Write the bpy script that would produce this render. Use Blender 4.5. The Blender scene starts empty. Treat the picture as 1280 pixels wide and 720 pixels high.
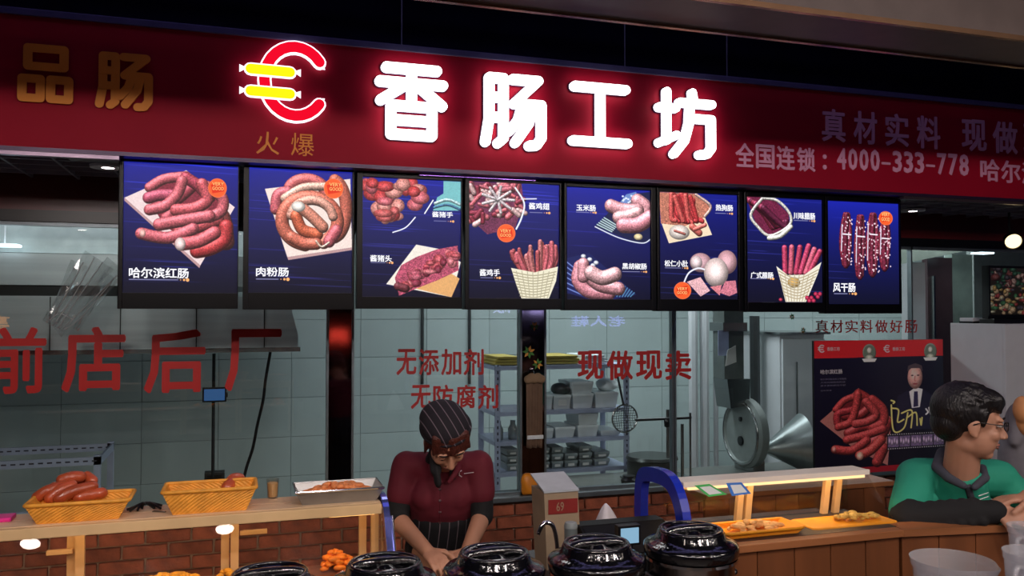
import bpy, bmesh, math, random
import numpy as np
from mathutils import Vector, Matrix
R = math.radians
random.seed(7)
rng = np.random.default_rng(5)
SC = bpy.context.scene
COL = SC.collection

# ------------------------------------------------------------------ camera
CAM = Vector((0.0, 0.0, 1.78))
YAW, PITCH, FPX = R(-17.7), R(1.53), 1050.0
cd = bpy.data.cameras.new('camera'); cam = bpy.data.objects.new('camera', cd); COL.objects.link(cam)
cam.location = CAM; cam.rotation_euler = (R(90) + PITCH, 0, YAW)
cd.sensor_width = 36; cd.lens = FPX / 1280 * 36; cd.clip_start = 0.05
SC.camera = cam
CR = Matrix.Rotation(YAW, 3, 'Z') @ Matrix.Rotation(R(90) + PITCH, 3, 'X')
# ------------------------------------------------------------------ world
w = bpy.data.worlds.new('world'); SC.world = w; w.use_nodes = True
w.node_tree.nodes['Background'].inputs[0].default_value = (0.05, 0.06, 0.16, 1)
w.node_tree.nodes['Background'].inputs[1].default_value = 0.12
# ------------------------------------------------------------------ lights
def area(name, loc, size, power, col, rot=(0, 0, 0), sy=None, spread=None):
    l = bpy.data.lights.new(name, 'AREA'); l.energy = power; l.color = col; l.size = size
    if spread: l.spread = spread
    if sy: l.shape = 'RECTANGLE'; l.size_y = sy
    o = bpy.data.objects.new(name, l); o.location = loc; o.rotation_euler = rot; COL.objects.link(o); return o
area('kitchen_tube_and_fill_light', (-0.6, 5.04, 2.66), 2.4, 48, (0.95, 0.97, 1.0), rot=(R(20), 0, 0), sy=0.12)
area('kitchen_tube_and_fill_light', (2.9, 6.2, 2.66), 2.4, 46, (0.93, 0.98, 1.0), sy=0.25)
area('kitchen_tube_and_fill_light', (6.0, 6.3, 2.66), 2.4, 34, (0.93, 0.98, 1.0), sy=0.25)
area('kitchen_tube_and_fill_light', (5.0, 5.12, 2.6), 1.2, 12, (0.93, 0.98, 1.0), sy=0.12)  # added fill that brightens the column and partitions on the right
area('void_fill_light', (1.5, 3.3, 4.15), 6.0, 8, (0.45, 0.4, 1.0), sy=0.4)  # added violet fill for the dark void; no lamp hangs there
for _x in (-1.5, -0.6, 0.4, 1.4, 2.4, 3.4):
    for _y in (-0.9, 0.5):
        _l = area('corridor_spot', (_x, _y, 2.88), 0.17, 8.4, (1.0, 0.87, 0.83), rot=(R(42), 0, 0)); _l.data.shape = 'DISK'
# ------------------------------------------------------------------ exposure
SC.view_settings.view_transform = 'Standard'; SC.view_settings.look = 'None'
SC.view_settings.gamma = 1; SC.view_settings.exposure = 0.0; SC.view_settings.use_curve_mapping = False

# ------------------------------------------------------------------ helpers
def ray(px, py):
    return CR @ Vector(((px - 640) / FPX, -(py - 360) / FPX, -1.0))
def PY(px, py, Y):
    d = ray(px, py); return CAM + d * (Y / d.y)
def PD(px, py, dep):
    return CAM + ray(px, py) * dep
def PZ(px, py, z):
    d = ray(px, py); return CAM + d * ((z - CAM.z) / d.z)
def XY(px, Y): return PY(px, 388, Y).x

def s2l(c):
    c = [x / 255 for x in c[:3]]
    return tuple(x / 12.92 if x <= 0.04045 else ((x + 0.055) / 1.055) ** 2.4 for x in c) + (1.0,)
MATS = {}
def mat(name, rgb, rough=0.5, metal=0.0, var=0.12, scale=12, bump=0.0, bscale=None, spec=0.5, emit=0, stretch=None, rnd=0.0, alpha=1, trans=0, coat=0):
    if name in MATS: return MATS[name]
    m = bpy.data.materials.new(name); MATS[name] = m; m.use_nodes = True
    nt = m.node_tree; N = nt.nodes; L = nt.links; b = N['Principled BSDF']
    c = s2l(rgb)
    tc = N.new('ShaderNodeTexCoord'); mp = N.new('ShaderNodeMapping'); L.new(tc.outputs['Object'], mp.inputs[0])
    if stretch: mp.inputs['Scale'].default_value = stretch
    nz = N.new('ShaderNodeTexNoise'); nz.inputs['Scale'].default_value = scale; nz.inputs['Detail'].default_value = 4
    L.new(mp.outputs[0], nz.inputs['Vector'])
    cr = N.new('ShaderNodeMapRange'); cr.inputs['From Min'].default_value = 0.3; cr.inputs['From Max'].default_value = 0.7
    cr.inputs['To Min'].default_value = 1 - var; cr.inputs['To Max'].default_value = 1 + var
    L.new(nz.outputs['Fac'], cr.inputs['Value'])
    mul = N.new('ShaderNodeVectorMath'); mul.operation = 'SCALE'; mul.inputs[0].default_value = c[:3]
    fac = cr.outputs[0]
    if rnd:
        oi = N.new('ShaderNodeObjectInfo'); r2 = N.new('ShaderNodeMapRange'); L.new(oi.outputs['Random'], r2.inputs['Value'])
        r2.inputs['To Min'].default_value = 1 - rnd; r2.inputs['To Max'].default_value = 1 + rnd
        mm = N.new('ShaderNodeMath'); mm.operation = 'MULTIPLY'; L.new(fac, mm.inputs[0]); L.new(r2.outputs[0], mm.inputs[1]); fac = mm.outputs[0]
    L.new(fac, mul.inputs['Scale']); L.new(mul.outputs[0], b.inputs['Base Color'])
    b.inputs['Roughness'].default_value = rough; b.inputs['Metallic'].default_value = metal
    b.inputs['Specular IOR Level'].default_value = spec
    if coat: b.inputs['Coat Weight'].default_value = coat; b.inputs['Coat Roughness'].default_value = 0.05
    if emit:
        L.new(mul.outputs[0], b.inputs['Emission Color']); b.inputs['Emission Strength'].default_value = emit
    if trans:
        b.inputs['Transmission Weight'].default_value = trans
    if alpha < 1: b.inputs['Alpha'].default_value = alpha
    if bump:
        n2 = N.new('ShaderNodeTexNoise'); n2.inputs['Scale'].default_value = bscale or scale * 3; n2.inputs['Detail'].default_value = 3
        L.new(mp.outputs[0], n2.inputs['Vector'])
        bp = N.new('ShaderNodeBump'); bp.inputs['Strength'].default_value = bump; bp.inputs['Distance'].default_value = 0.01
        L.new(n2.outputs['Fac'], bp.inputs['Height']); L.new(bp.outputs[0], b.inputs['Normal'])
    return m
def emat(name, rgb, strength):
    if name in MATS: return MATS[name]
    m = bpy.data.materials.new(name); MATS[name] = m; m.use_nodes = True
    nt = m.node_tree; nt.nodes.clear()
    o = nt.nodes.new('ShaderNodeOutputMaterial'); e = nt.nodes.new('ShaderNodeEmission')
    e.inputs[0].default_value = s2l(rgb); e.inputs[1].default_value = strength; nt.links.new(e.outputs[0], o.inputs[0]); return m
def glassmat(name, tint=(1, 1, 1), refl=1.0, haze=0.0, rough=0.0):
    m = bpy.data.materials.new(name); MATS[name] = m; m.use_nodes = True
    nt = m.node_tree; N = nt.nodes; N.clear(); L = nt.links
    o = N.new('ShaderNodeOutputMaterial'); t = N.new('ShaderNodeBsdfTransparent'); t.inputs[0].default_value = (*tint, 1)
    g = N.new('ShaderNodeBsdfGlossy'); g.inputs['Roughness'].default_value = rough
    f = N.new('ShaderNodeFresnel'); f.inputs[0].default_value = 1.5
    mu = N.new('ShaderNodeMath'); mu.operation = 'MULTIPLY'; mu.inputs[1].default_value = refl; mu.use_clamp = True
    L.new(f.outputs[0], mu.inputs[0])
    ge = N.new('ShaderNodeNewGeometry'); ma = N.new('ShaderNodeMath'); ma.operation = 'MULTIPLY_ADD'
    ma.inputs[1].default_value = 1 / 1.5 - 1.5; ma.inputs[2].default_value = 1.5   # the same reflection on both faces of a thin pane
    L.new(ge.outputs['Backfacing'], ma.inputs[0]); L.new(ma.outputs[0], f.inputs['IOR'])
    mx = N.new('ShaderNodeMixShader'); L.new(mu.outputs[0], mx.inputs[0]); L.new(t.outputs[0], mx.inputs[1]); L.new(g.outputs[0], mx.inputs[2])
    out = mx
    if haze:
        d = N.new('ShaderNodeBsdfDiffuse'); d.inputs[0].default_value = (0.8, 0.8, 0.8, 1)
        m2 = N.new('ShaderNodeMixShader'); m2.inputs[0].default_value = haze; L.new(mx.outputs[0], m2.inputs[1]); L.new(d.outputs[0], m2.inputs[2]); out = m2
    L.new(out.outputs[0], o.inputs[0]); return m
def printmat(name, img, emit=0.0, rough=0.4):
    m = bpy.data.materials.new(name); MATS[name] = m; m.use_nodes = True
    nt = m.node_tree; N = nt.nodes; L = nt.links; b = N['Principled BSDF']
    t = N.new('ShaderNodeTexImage'); t.image = img; L.new(t.outputs[0], b.inputs['Base Color'])
    b.inputs['Roughness'].default_value = rough
    if emit:
        b.inputs['Specular IOR Level'].default_value = 0.15
        b.inputs['Base Color'].default_value = (0, 0, 0, 1); L.remove(b.inputs['Base Color'].links[0])
        b.inputs['Base Color'].default_value = (0.01, 0.01, 0.01, 1)
        L.new(t.outputs[0], b.inputs['Emission Color']); b.inputs['Emission Strength'].default_value = emit
    return m

MW = {}
def props(o, label=None, cat=None, group=None, kind=None):
    if label: o['label'] = label
    if cat: o['category'] = cat
    if group: o['group'] = group
    if kind: o['kind'] = kind
    return o
def T(name, label, cat, loc, group=None, rz=0.0):
    o = bpy.data.objects.new(name, None); COL.objects.link(o); o.empty_display_size = 0.1
    o.location = loc; o.rotation_euler = (0, 0, rz); props(o, label, cat, group)
    MW[o.name] = Matrix.Translation(Vector(loc)) @ Matrix.Rotation(rz, 4, 'Z'); return o
def O(name, bm, m, parent=None, smooth=False, world=True, label=None, kind=None):
    """bm (world coordinates when world) -> one mesh object"""
    if isinstance(bm, bpy.types.Mesh): me = bm
    else:
        me = bpy.data.meshes.new(name)
        if world and parent is not None: bmesh.ops.transform(bm, matrix=MW[parent.name].inverted(), verts=bm.verts)
        bm.normal_update(); bm.to_mesh(me); bm.free()
        if smooth:
            me.polygons.foreach_set('use_smooth', [True] * len(me.polygons))
            if smooth == 2:
                try: me.set_sharp_from_angle(angle=R(40))
                except Exception: pass
    o = bpy.data.objects.new(name, me); COL.objects.link(o)
    if m is not None and not me.materials: me.materials.append(m)
    if parent is not None: o.parent = parent; MW[o.name] = MW[parent.name]
    else: MW[o.name] = Matrix.Identity(4)
    if label: o['label'] = label
    if kind: o['kind'] = kind
    return o
def S(name, bm, m, **k):
    return O(name, bm, m, kind='structure', **k)
def TM(name, bm, m, label, cat, group=None, smooth=False):
    """single-mesh thing, origin at its base"""
    c = [v.co.copy() for v in bm.verts]
    base = Vector(((min(v.x for v in c) + max(v.x for v in c)) / 2, (min(v.y for v in c) + max(v.y for v in c)) / 2, min(v.z for v in c)))
    bmesh.ops.translate(bm, verts=bm.verts, vec=-base)
    o = O(name, bm, m, smooth=smooth); o.location = base; MW[o.name] = Matrix.Translation(base)
    return props(o, label, cat, group)
def copy_tree(o, loc, rz=None, label=None, group=None):
    def rec(s, par):
        c = s.copy(); COL.objects.link(c); c.parent = par
        MW[c.name] = MW[par.name] if par else Matrix.Translation(Vector(loc))
        for ch in list(s.children): rec(ch, c)
        return c
    c = rec(o, None); c.location = loc
    if rz is not None: c.rotation_euler.z = rz
    if label: c['label'] = label
    if group: c['group'] = group
    return c
def NB(): return bmesh.new()
def box(bm, x0, x1, y0, y1, z0, z1, bev=0.0, mtx=None):
    r = bmesh.ops.create_cube(bm, size=1)
    vs = r['verts']
    for v in vs:
        v.co = Vector(((x0 + x1) / 2 + v.co.x * (x1 - x0), (y0 + y1) / 2 + v.co.y * (y1 - y0), (z0 + z1) / 2 + v.co.z * (z1 - z0)))
    if bev:
        es = list({e for v in vs for e in v.link_edges})
        g = bmesh.ops.bevel(bm, geom=es, offset=bev, segments=2, profile=0.7, affect='EDGES')
        vs = list({v for f in g['faces'] for v in f.verts} | {v for v in vs if v.is_valid})
    if mtx is not None: bmesh.ops.transform(bm, matrix=mtx, verts=vs)
    return bm
def B(*a, **k): return box(NB(), *a, **k)
def prism(bm, pts, vec):
    """polygon (3D points) extruded along vec"""
    a = [bm.verts.new(p) for p in pts]; b = [bm.verts.new(Vector(p) + Vector(vec)) for p in pts]
    bm.faces.new(a); bm.faces.new(list(reversed(b))); n = len(a)
    for i in range(n): bm.faces.new((a[i], b[i], b[(i + 1) % n], a[(i + 1) % n]))
    bmesh.ops.recalc_face_normals(bm, faces=bm.faces)
    return bm
def frame_of(d):
    d = d.normalized(); u = Vector((0, 0, 1)) if abs(d.z) < 0.9 else Vector((1, 0, 0))
    a = d.cross(u).normalized(); return a, d.cross(a).normalized()
def tube(bm, pts, r, n=8, closed=False, caps=True):
    pts = [Vector(p) for p in pts]; m = len(pts); rings = []
    rs = r if isinstance(r, (list, tuple)) else [r] * m
    pa = None
    for i, p in enumerate(pts):
        if closed: d = pts[(i + 1) % m] - pts[i - 1]
        else: d = pts[min(i + 1, m - 1)] - pts[max(i - 1, 0)]
        if pa is None: a, b = frame_of(d)
        else:
            d = d.normalized(); a = (pa - d * pa.dot(d)); a = a.normalized() if a.length > 1e-6 else frame_of(d)[0]; b = d.cross(a)
        pa = a
        rings.append([bm.verts.new(p + (a * math.cos(2 * math.pi * k / n) + b * math.sin(2 * math.pi * k / n)) * rs[i]) for k in range(n)])
    for i in range(m if closed else m - 1):
        A, Bq = rings[i], rings[(i + 1) % m]
        for k in range(n): bm.faces.new((A[k], A[(k + 1) % n], Bq[(k + 1) % n], Bq[k]))
    if caps and not closed:
        bm.faces.new(list(reversed(rings[0]))); bm.faces.new(rings[-1])
    bmesh.ops.recalc_face_normals(bm, faces=bm.faces)
    return bm
def lathe(bm, prof, c, n=32, axis=None):
    """profile of (r, z) turned about the vertical (or axis) through c"""
    c = Vector(c); rings = []
    if axis is None: A, Bv, D = Vector((1, 0, 0)), Vector((0, 1, 0)), Vector((0, 0, 1))
    else: D = Vector(axis).normalized(); A, Bv = frame_of(D)
    for r, z in prof:
        if r < 1e-5: rings.append([bm.verts.new(c + D * z)])
        else: rings.append([bm.verts.new(c + (A * math.cos(2 * math.pi * k / n) + Bv * math.sin(2 * math.pi * k / n)) * r + D * z) for k in range(n)])
    for i in range(len(rings) - 1):
        P, Q = rings[i], rings[i + 1]
        for k in range(n):
            k2 = (k + 1) % n
            vs = [P[k % len(P)], P[k2 % len(P)], Q[k2 % len(Q)], Q[k % len(Q)]]
            vs = list(dict.fromkeys(vs))
            if len(vs) > 2: bm.faces.new(vs)
    if len(rings[0]) > 1: bm.faces.new(rings[0])
    if len(rings[-1]) > 1: bm.faces.new(rings[-1])
    bmesh.ops.recalc_face_normals(bm, faces=bm.faces)
    return bm
def smoothpath(pts, n=6):
    P = [Vector(p) for p in pts]; out = []
    for i in range(len(P) - 1):
        p0, p1, p2, p3 = P[max(i - 1, 0)], P[i], P[i + 1], P[min(i + 2, len(P) - 1)]
        for k in range(n):
            t = k / n
            out.append(0.5 * ((2 * p1) + (p2 - p0) * t + (2 * p0 - 5 * p1 + 4 * p2 - p3) * t * t + (3 * p1 - p0 - 3 * p2 + p3) * t ** 3))
    return out + [P[-1]]
def sausage(bm, pts, r, n=10):
    sp = smoothpath(pts, 4); m = len(sp)
    d0 = (sp[0] - sp[1]).normalized(); d1 = (sp[-1] - sp[-2]).normalized()
    full = [sp[0] + d0 * r * 0.9, sp[0] + d0 * r * 0.7, sp[0] + d0 * r * 0.35] + sp + [sp[-1] + d1 * r * 0.35, sp[-1] + d1 * r * 0.7, sp[-1] + d1 * r * 0.9]
    rs = [r * 0.25, r * 0.62, r * 0.9] + [r] * m + [r * 0.9, r * 0.62, r * 0.25]
    return tube(bm, full, rs, n)
# ---- text
def text_mesh(s, bold=0.0):
    cu = bpy.data.curves.new('t', 'FONT'); cu.body = s; cu.size = 1.0; cu.resolution_u = 2
    if bold: cu.offset = bold
    cu.fill_mode = 'FRONT'
    ob = bpy.data.objects.new('t', cu); COL.objects.link(ob)
    dg = bpy.context.evaluated_depsgraph_get(); dg.update()
    me = bpy.data.meshes.new_from_object(ob.evaluated_get(dg))
    bpy.data.objects.remove(ob); bpy.data.curves.remove(cu)
    me.materials.clear()
    return me
def fit_text(s, x0, x1, z0, z1, Y, bold=0.0, th=0.002, bm=None, mirror=False, shear=0.0):
    me = text_mesh(s); own = bm is None
    if own: bm = NB()
    b2 = bmesh.new(); b2.from_mesh(me); bpy.data.meshes.remove(me)
    if not b2.verts: return bm
    xs = [v.co.x for v in b2.verts]; ys = [v.co.y for v in b2.verts]
    a, b, c, d = min(xs), max(xs), min(ys), max(ys)
    if bold:   # bolder strokes: the flat glyph laid over itself a little to each side
        src = bpy.data.meshes.new('t'); b2.to_mesh(src)
        for i in range(6):
            n0 = len(b2.verts); b2.from_mesh(src); b2.verts.ensure_lookup_table(); q = 2 * math.pi * i / 6
            for v in b2.verts[n0:]: v.co += Vector((bold * math.cos(q), bold * math.sin(q), (i + 1) * 1e-5))
        bpy.data.meshes.remove(src); a, b, c, d = a - bold, b + bold, c - bold, d + bold
    for v in b2.verts:
        st = v.co.z
        u = (v.co.x - a) / max(b - a, 1e-6); q = (v.co.y - c) / max(d - c, 1e-6)
        if mirror: u = 1 - u
        v.co = Vector((x0 + (x1 - x0) * u + shear * q, Y - st, z0 + (z1 - z0) * q))
    if th:
        g = bmesh.ops.extrude_face_region(b2, geom=b2.faces[:])
        bmesh.ops.translate(b2, verts=[e for e in g['geom'] if isinstance(e, bmesh.types.BMVert)], vec=(0, -th, 0))
    bmesh.ops.recalc_face_normals(b2, faces=b2.faces)
    t = bpy.data.meshes.new('t'); b2.to_mesh(t); b2.free(); bm.from_mesh(t); bpy.data.meshes.remove(t)
    return bm
def px_text(s, l, r, t, b, Y, **k):
    cy = (t + b) / 2; cx = (l + r) / 2
    return fit_text(s, PY(l, cy, Y).x, PY(r, cy, Y).x, PY(cx, b, Y).z, PY(cx, t, Y).z, Y, **k)
def strokes(paths, x0, x1, z0, z1, Y, wd, th, y_step=0.0004):
    """rounded neon-style strokes: unit square paths (v down) -> one mesh of capsule prisms"""
    bm = NB(); k = 0
    for pth in paths:
        P = [(x0 + (x1 - x0) * u, z1 - (z1 - z0) * v) for u, v in pth]
        for (ax, az), (bx, bz) in zip(P[:-1], P[1:]):
            d = math.atan2(bz - az, bx - ax); pts = []
            for i in range(9):
                a = d + math.pi / 2 + math.pi * i / 8; pts.append((ax + wd * math.cos(a), Y, az + wd * math.sin(a)))
            for i in range(9):
                a = d - math.pi / 2 + math.pi * i / 8; pts.append((bx + wd * math.cos(a), Y, bz + wd * math.sin(a)))
            prism(bm, pts, (0, -(th + k * y_step), 0)); k += 1
    return bm
# ---- bodies
def capsule(bm, p, q, r1, r2, n=14, sq=1.0, up=None):
    p, q = Vector(p), Vector(q); d = q - p
    if d.length < 1e-5: d = Vector((0, 0, 1e-4))
    dn = d.normalized(); a, b = frame_of(dn)
    if up is not None:
        b = (Vector(up) - dn * Vector(up).dot(dn)).normalized(); a = dn.cross(b)
    rings = [[bm.verts.new(p - dn * r1)]]
    for k in (0.35, 0.75, 1.1, 1.5708):
        rings.append([bm.verts.new(p - dn * r1 * math.cos(k) + (a * math.cos(t) + b * sq * math.sin(t)) * r1 * math.sin(k)) for t in [2 * math.pi * i / n for i in range(n)]])
    for k in (1.5708, 1.1, 0.75, 0.35):
        rings.append([bm.verts.new(q + dn * r2 * math.cos(k) + (a * math.cos(t) + b * sq * math.sin(t)) * r2 * math.sin(k)) for t in [2 * math.pi * i / n for i in range(n)]])
    rings.append([bm.verts.new(q + dn * r2)])
    for P_, Q_ in zip(rings[:-1], rings[1:]):
        for k in range(n):
            k2 = (k + 1) % n
            vs = list(dict.fromkeys([P_[k % len(P_)], P_[k2 % len(P_)], Q_[k2 % len(Q_)], Q_[k % len(Q_)]])); bm.faces.new(vs)
def ellip(bm, c, rx, ry, rz, mtx=None):
    r = bmesh.ops.create_icosphere(bm, subdivisions=3, radius=1)
    M = (mtx.to_4x4() if mtx is not None else Matrix.Identity(4))
    bmesh.ops.transform(bm, matrix=Matrix.Translation(Vector(c)) @ M @ Matrix.Diagonal((rx, ry, rz, 1)), verts=r['verts'])
def remesh(bm, voxel, smooth=4, fac=0.5):
    bmesh.ops.recalc_face_normals(bm, faces=bm.faces)
    me = bpy.data.meshes.new('r'); bm.to_mesh(me); bm.free()
    ob = bpy.data.objects.new('r', me); COL.objects.link(ob)
    m = ob.modifiers.new('r', 'REMESH'); m.mode = 'VOXEL'; m.voxel_size = voxel; m.use_smooth_shade = True
    if smooth:
        s = ob.modifiers.new('s', 'SMOOTH'); s.iterations = smooth; s.factor = fac
    dg = bpy.context.evaluated_depsgraph_get(); dg.update()
    m2 = bpy.data.meshes.new_from_object(ob.evaluated_get(dg))
    bpy.data.objects.remove(ob); bpy.data.meshes.remove(me)
    out = bmesh.new(); out.from_mesh(m2); bpy.data.meshes.remove(m2); return out

# ---- a tiny picture painter for printed photographs
class Pic:
    def __init__(s, w, h, x0, y0, x1, y1):
        s.w, s.h = w, h; s.x0, s.y0, s.sx, s.sy = x0, y0, w / (x1 - x0), h / (y1 - y0)
        s.a = np.zeros((h, w, 3), np.float32)
        s.n = rng.random((h, w)).astype(np.float32)
        k = s.n.copy()
        for _ in range(2): k = (k + np.roll(k, 1, 0) + np.roll(k, 1, 1) + np.roll(k, -1, 0) + np.roll(k, -1, 1)) / 5
        s.k = (k - 0.5) * 4
    def m(s, p): return ((p[0] - s.x0) * s.sx, (p[1] - s.y0) * s.sy)
    def bg(s, top, bot, streak=14, col=(60, 60, 140)):
        v = np.linspace(0, 1, s.h)[:, None, None]
        v = v ** 0.8; s.a[:] = np.array(top, np.float32) * (1 - v) + np.array(bot, np.float32) * 0.7 * v
        for _ in range(streak):
            y = rng.random() * s.h; x = rng.random() * s.w; L = s.w * (0.1 + 0.4 * rng.random())
            yy, xx = np.mgrid[0:s.h, 0:s.w]
            d = np.exp(-((yy - y - (xx - x) * 0.03) / (0.6 + rng.random())) ** 2) * np.exp(-((xx - x) / L) ** 4)
            s.a += d[..., None] * np.array(col, np.float32) * (0.15 + 0.35 * rng.random())
    def win(s, xs, ys, r):
        a, b = max(int(min(xs) - r - 2), 0), min(int(max(xs) + r + 3), s.w); c, d = max(int(min(ys) - r - 2), 0), min(int(max(ys) + r + 3), s.h)
        if a >= b or c >= d: return None
        yy, xx = np.mgrid[c:d, a:b].astype(np.float32); return slice(c, d), slice(a, b), xx, yy
    def put(s, W, al, col):
        sub = s.a[W[0], W[1]]; al = np.clip(al, 0, 1)[..., None]; s.a[W[0], W[1]] = sub * (1 - al) + np.clip(col, 0, 255) * al
    def poly(s, pts, col, tex=0.05):
        P = [s.m(p) for p in pts]; W = s.win([p[0] for p in P], [p[1] for p in P], 1)
        if not W: return
        xx, yy = W[2], W[3]; ins = np.zeros(xx.shape, np.float32)
        for ox, oy in ((-.25, -.25), (.25, .25), (.25, -.25), (-.25, .25)):
            c = np.zeros(xx.shape, bool)
            for (ax, ay), (bx, by) in zip(P, P[1:] + P[:1]):
                if ay == by: continue
                c ^= ((ay > yy + oy) != (by > yy + oy)) & (xx + ox < (bx - ax) * (yy + oy - ay) / (by - ay) + ax)
            ins += c / 4
        s.put(W, ins, np.array(col, np.float32) * (1 + tex * s.k[W[0], W[1]][..., None]))
    def cap(s, pts, r, col, spk=0.3, hi=70, tip=True, flat=False):
        P = [s.m((p.x, p.y)) for p in smoothpath([Vector((*q, 0)) for q in pts], 6)] if len(pts) > 1 else [s.m(pts[0])] * 2
        r = r * s.sx
        W = s.win([p[0] for p in P], [p[1] for p in P], r)
        if not W: return
        xx, yy = W[2], W[3]; best = np.full(xx.shape, 1e9, np.float32); nx = np.zeros_like(best); ny = np.zeros_like(best)
        for (ax, ay), (bx, by) in zip(P[:-1], P[1:]):
            dx, dy = bx - ax, by - ay; q = dx * dx + dy * dy + 1e-6
            t = np.clip(((xx - ax) * dx + (yy - ay) * dy) / q, 0, 1); ex = xx - ax - t * dx; ey = yy - ay - t * dy; d = np.sqrt(ex * ex + ey * ey)
            k = d < best; best = np.where(k, d, best); nx = np.where(k, ex, nx); ny = np.where(k, ey, ny)
        al = np.clip(r - best + 0.5, 0, 1)
        c = np.array(col, np.float32)
        if flat: s.put(W, al, np.broadcast_to(c, xx.shape + (3,))); return
        nz = np.sqrt(np.clip(1 - (best / r) ** 2, 0, 1)); sh = 0.28 + 0.76 * np.clip(nz * 0.75 - (nx * 0.3 + ny * 0.55) / r, 0, 1)
        hl = np.clip((nz * 0.8 - (nx * 0.25 + ny * 0.5) / r), 0, 1) ** 9
        s.put(W, al, c * (sh * (1 + spk * s.k[W[0], W[1]]))[..., None] + hi * hl[..., None])
    def disc(s, c, rx, ry, col, spk=0.1, flat=False, hi=40):
        (cx, cy) = s.m(c); rx *= s.sx; ry *= s.sy; W = s.win([cx - rx, cx + rx], [cy - ry, cy + ry], 1)
        if not W: return
        xx, yy = W[2], W[3]; u = (xx - cx) / rx; v = (yy - cy) / ry; d = np.sqrt(u * u + v * v)
        al = np.clip((1 - d) * min(rx, ry) + 0.5, 0, 1); c = np.array(col, np.float32)
        if flat: s.put(W, al, np.broadcast_to(c, xx.shape + (3,))); return
        nz = np.sqrt(np.clip(1 - d * d, 0, 1)); sh = 0.45 + 0.55 * np.clip(nz * 0.8 - u * 0.2 - v * 0.4, 0, 1)
        s.put(W, al, c * (sh * (1 + spk * s.k[W[0], W[1]]))[..., None] + hi * nz[..., None] ** 6)
    def badge(s, c, r):
        s.disc(c, r, r, (255, 120, 70), flat=True); s.disc(c, r * .93, r * .93, (245, 95, 45), flat=True)
        x, y = c; q = r * .72
        s.poly([(x - q, y - q * .45), (x + q * .8, y - q * .8), (x + q, y + q * .45), (x - q * .75, y + q * .8)], (225, 50, 20), 0)
    def stars(s, x0, x1, y, u):
        s.cap([(x0, y), (x1 - u * 6, y)], u * 0.3, (130, 130, 170), flat=True)
        for i, k in enumerate((0.35, 0.7, 1.0)): s.disc((x1 - u * (4.4 - i * 2), y), u * k, u * k, (255, 180, 110), flat=True)
    def image(s, name):
        im = bpy.data.images.new(name, s.w, s.h); b = np.ones((s.h, s.w, 4), np.float32)
        b[..., :3] = np.clip(s.a[::-1] / 255, 0, 1); im.pixels.foreach_set(b.ravel()); im.update(); im.pack(); return im
def quad_uv(x0, x1, z0, z1, Y):
    bm = NB(); vs = [bm.verts.new(p) for p in ((x0, Y, z0), (x1, Y, z0), (x1, Y, z1), (x0, Y, z1))]; f = bm.faces.new(vs)
    uv = bm.loops.layers.uv.new('UVMap')
    for l, c in zip(f.loops, ((0, 0), (1, 0), (1, 1), (0, 1))): l[uv].uv = c
    return bm

# ================================================================== materials
m_sign = mat('sign_red', (158, 14, 40), 0.55, var=0.06, scale=3, spec=0.15)
m_trimgrey = mat('trim_grey', (120, 112, 150), 0.35, 0.6, var=0.1)
m_black = mat('black_plastic', (14, 14, 17), 0.3, var=0.1)
m_dark = mat('dark_void', (34, 34, 66), 0.8, var=0.3, scale=3)
m_floor = mat('floor_tile', (110, 105, 100), 0.3, var=0.1)
m_tile = mat('white_wall_tile', (176, 190, 190), 0.22, var=0.04, scale=4, rnd=0.035)
m_grout = mat('grout', (150, 162, 162), 0.9)
m_brick = mat('brick_red', (142, 76, 52), 0.85, var=0.3, scale=18, bump=0.5, bscale=60, rnd=0.28)
m_mortar = mat('mortar', (150, 126, 108), 0.95, var=0.2, bump=0.3)
m_steel = mat('brushed_steel', (150, 152, 152), 0.26, 1.0, var=0.1, scale=6, stretch=(1, 1, 30))
m_steelh = mat('hood_steel', (165, 170, 170), 0.36, 0.75, var=0.12, scale=3, stretch=(0.3, 1, 8))
m_chrome = mat('chrome', (210, 210, 215), 0.08, 1.0, var=0.02)
m_mirror = mat('mirror_pillar', (120, 110, 115), 0.06, 1.0, var=0.08)
m_alu = mat('window_aluminium', (125, 135, 140), 0.35, 0.7)
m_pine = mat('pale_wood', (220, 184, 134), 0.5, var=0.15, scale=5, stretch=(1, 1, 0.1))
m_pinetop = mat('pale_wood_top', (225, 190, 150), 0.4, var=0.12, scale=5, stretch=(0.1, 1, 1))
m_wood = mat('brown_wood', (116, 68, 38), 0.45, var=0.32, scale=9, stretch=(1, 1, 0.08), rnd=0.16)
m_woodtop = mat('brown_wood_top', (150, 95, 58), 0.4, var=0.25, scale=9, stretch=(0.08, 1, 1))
m_white = mat('white_paint', (205, 208, 212), 0.4, var=0.03)
m_ledge = mat('white_ledge', (235, 225, 210), 0.3, var=0.03)
m_redtext = mat('red_vinyl', (214, 34, 30), 0.5, var=0.03)
m_sred = mat('red_vinyl_small', (190, 36, 34), 0.5, var=0.03)
m_wicker = mat('wicker_yellow', (232, 158, 52), 0.55, var=0.2, scale=30)
m_saus = mat('smoked_sausage', (176, 78, 44), 0.32, var=0.25, scale=16, bump=0.35, bscale=60, rnd=0.12, coat=0.3)
m_food = mat('fried_crumb', (226, 138, 80), 0.6, var=0.3, scale=40, bump=0.6)
m_foody = mat('yellow_food', (245, 175, 50), 0.5, var=0.3, scale=40, bump=0.5)
m_lid = mat('black_lid', (10, 10, 14), 0.08, var=0.2, bump=0.28, bscale=45, spec=0.8, coat=0.6)
m_potbody = mat('pot_body', (150, 140, 135), 0.2, 1.0, var=0.12)
m_bluef = mat('blue_frame', (28, 48, 170), 0.25, var=0.08)
m_rack = mat('rack_bluegrey', (165, 175, 200), 0.45, 0.1, var=0.08)
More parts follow.
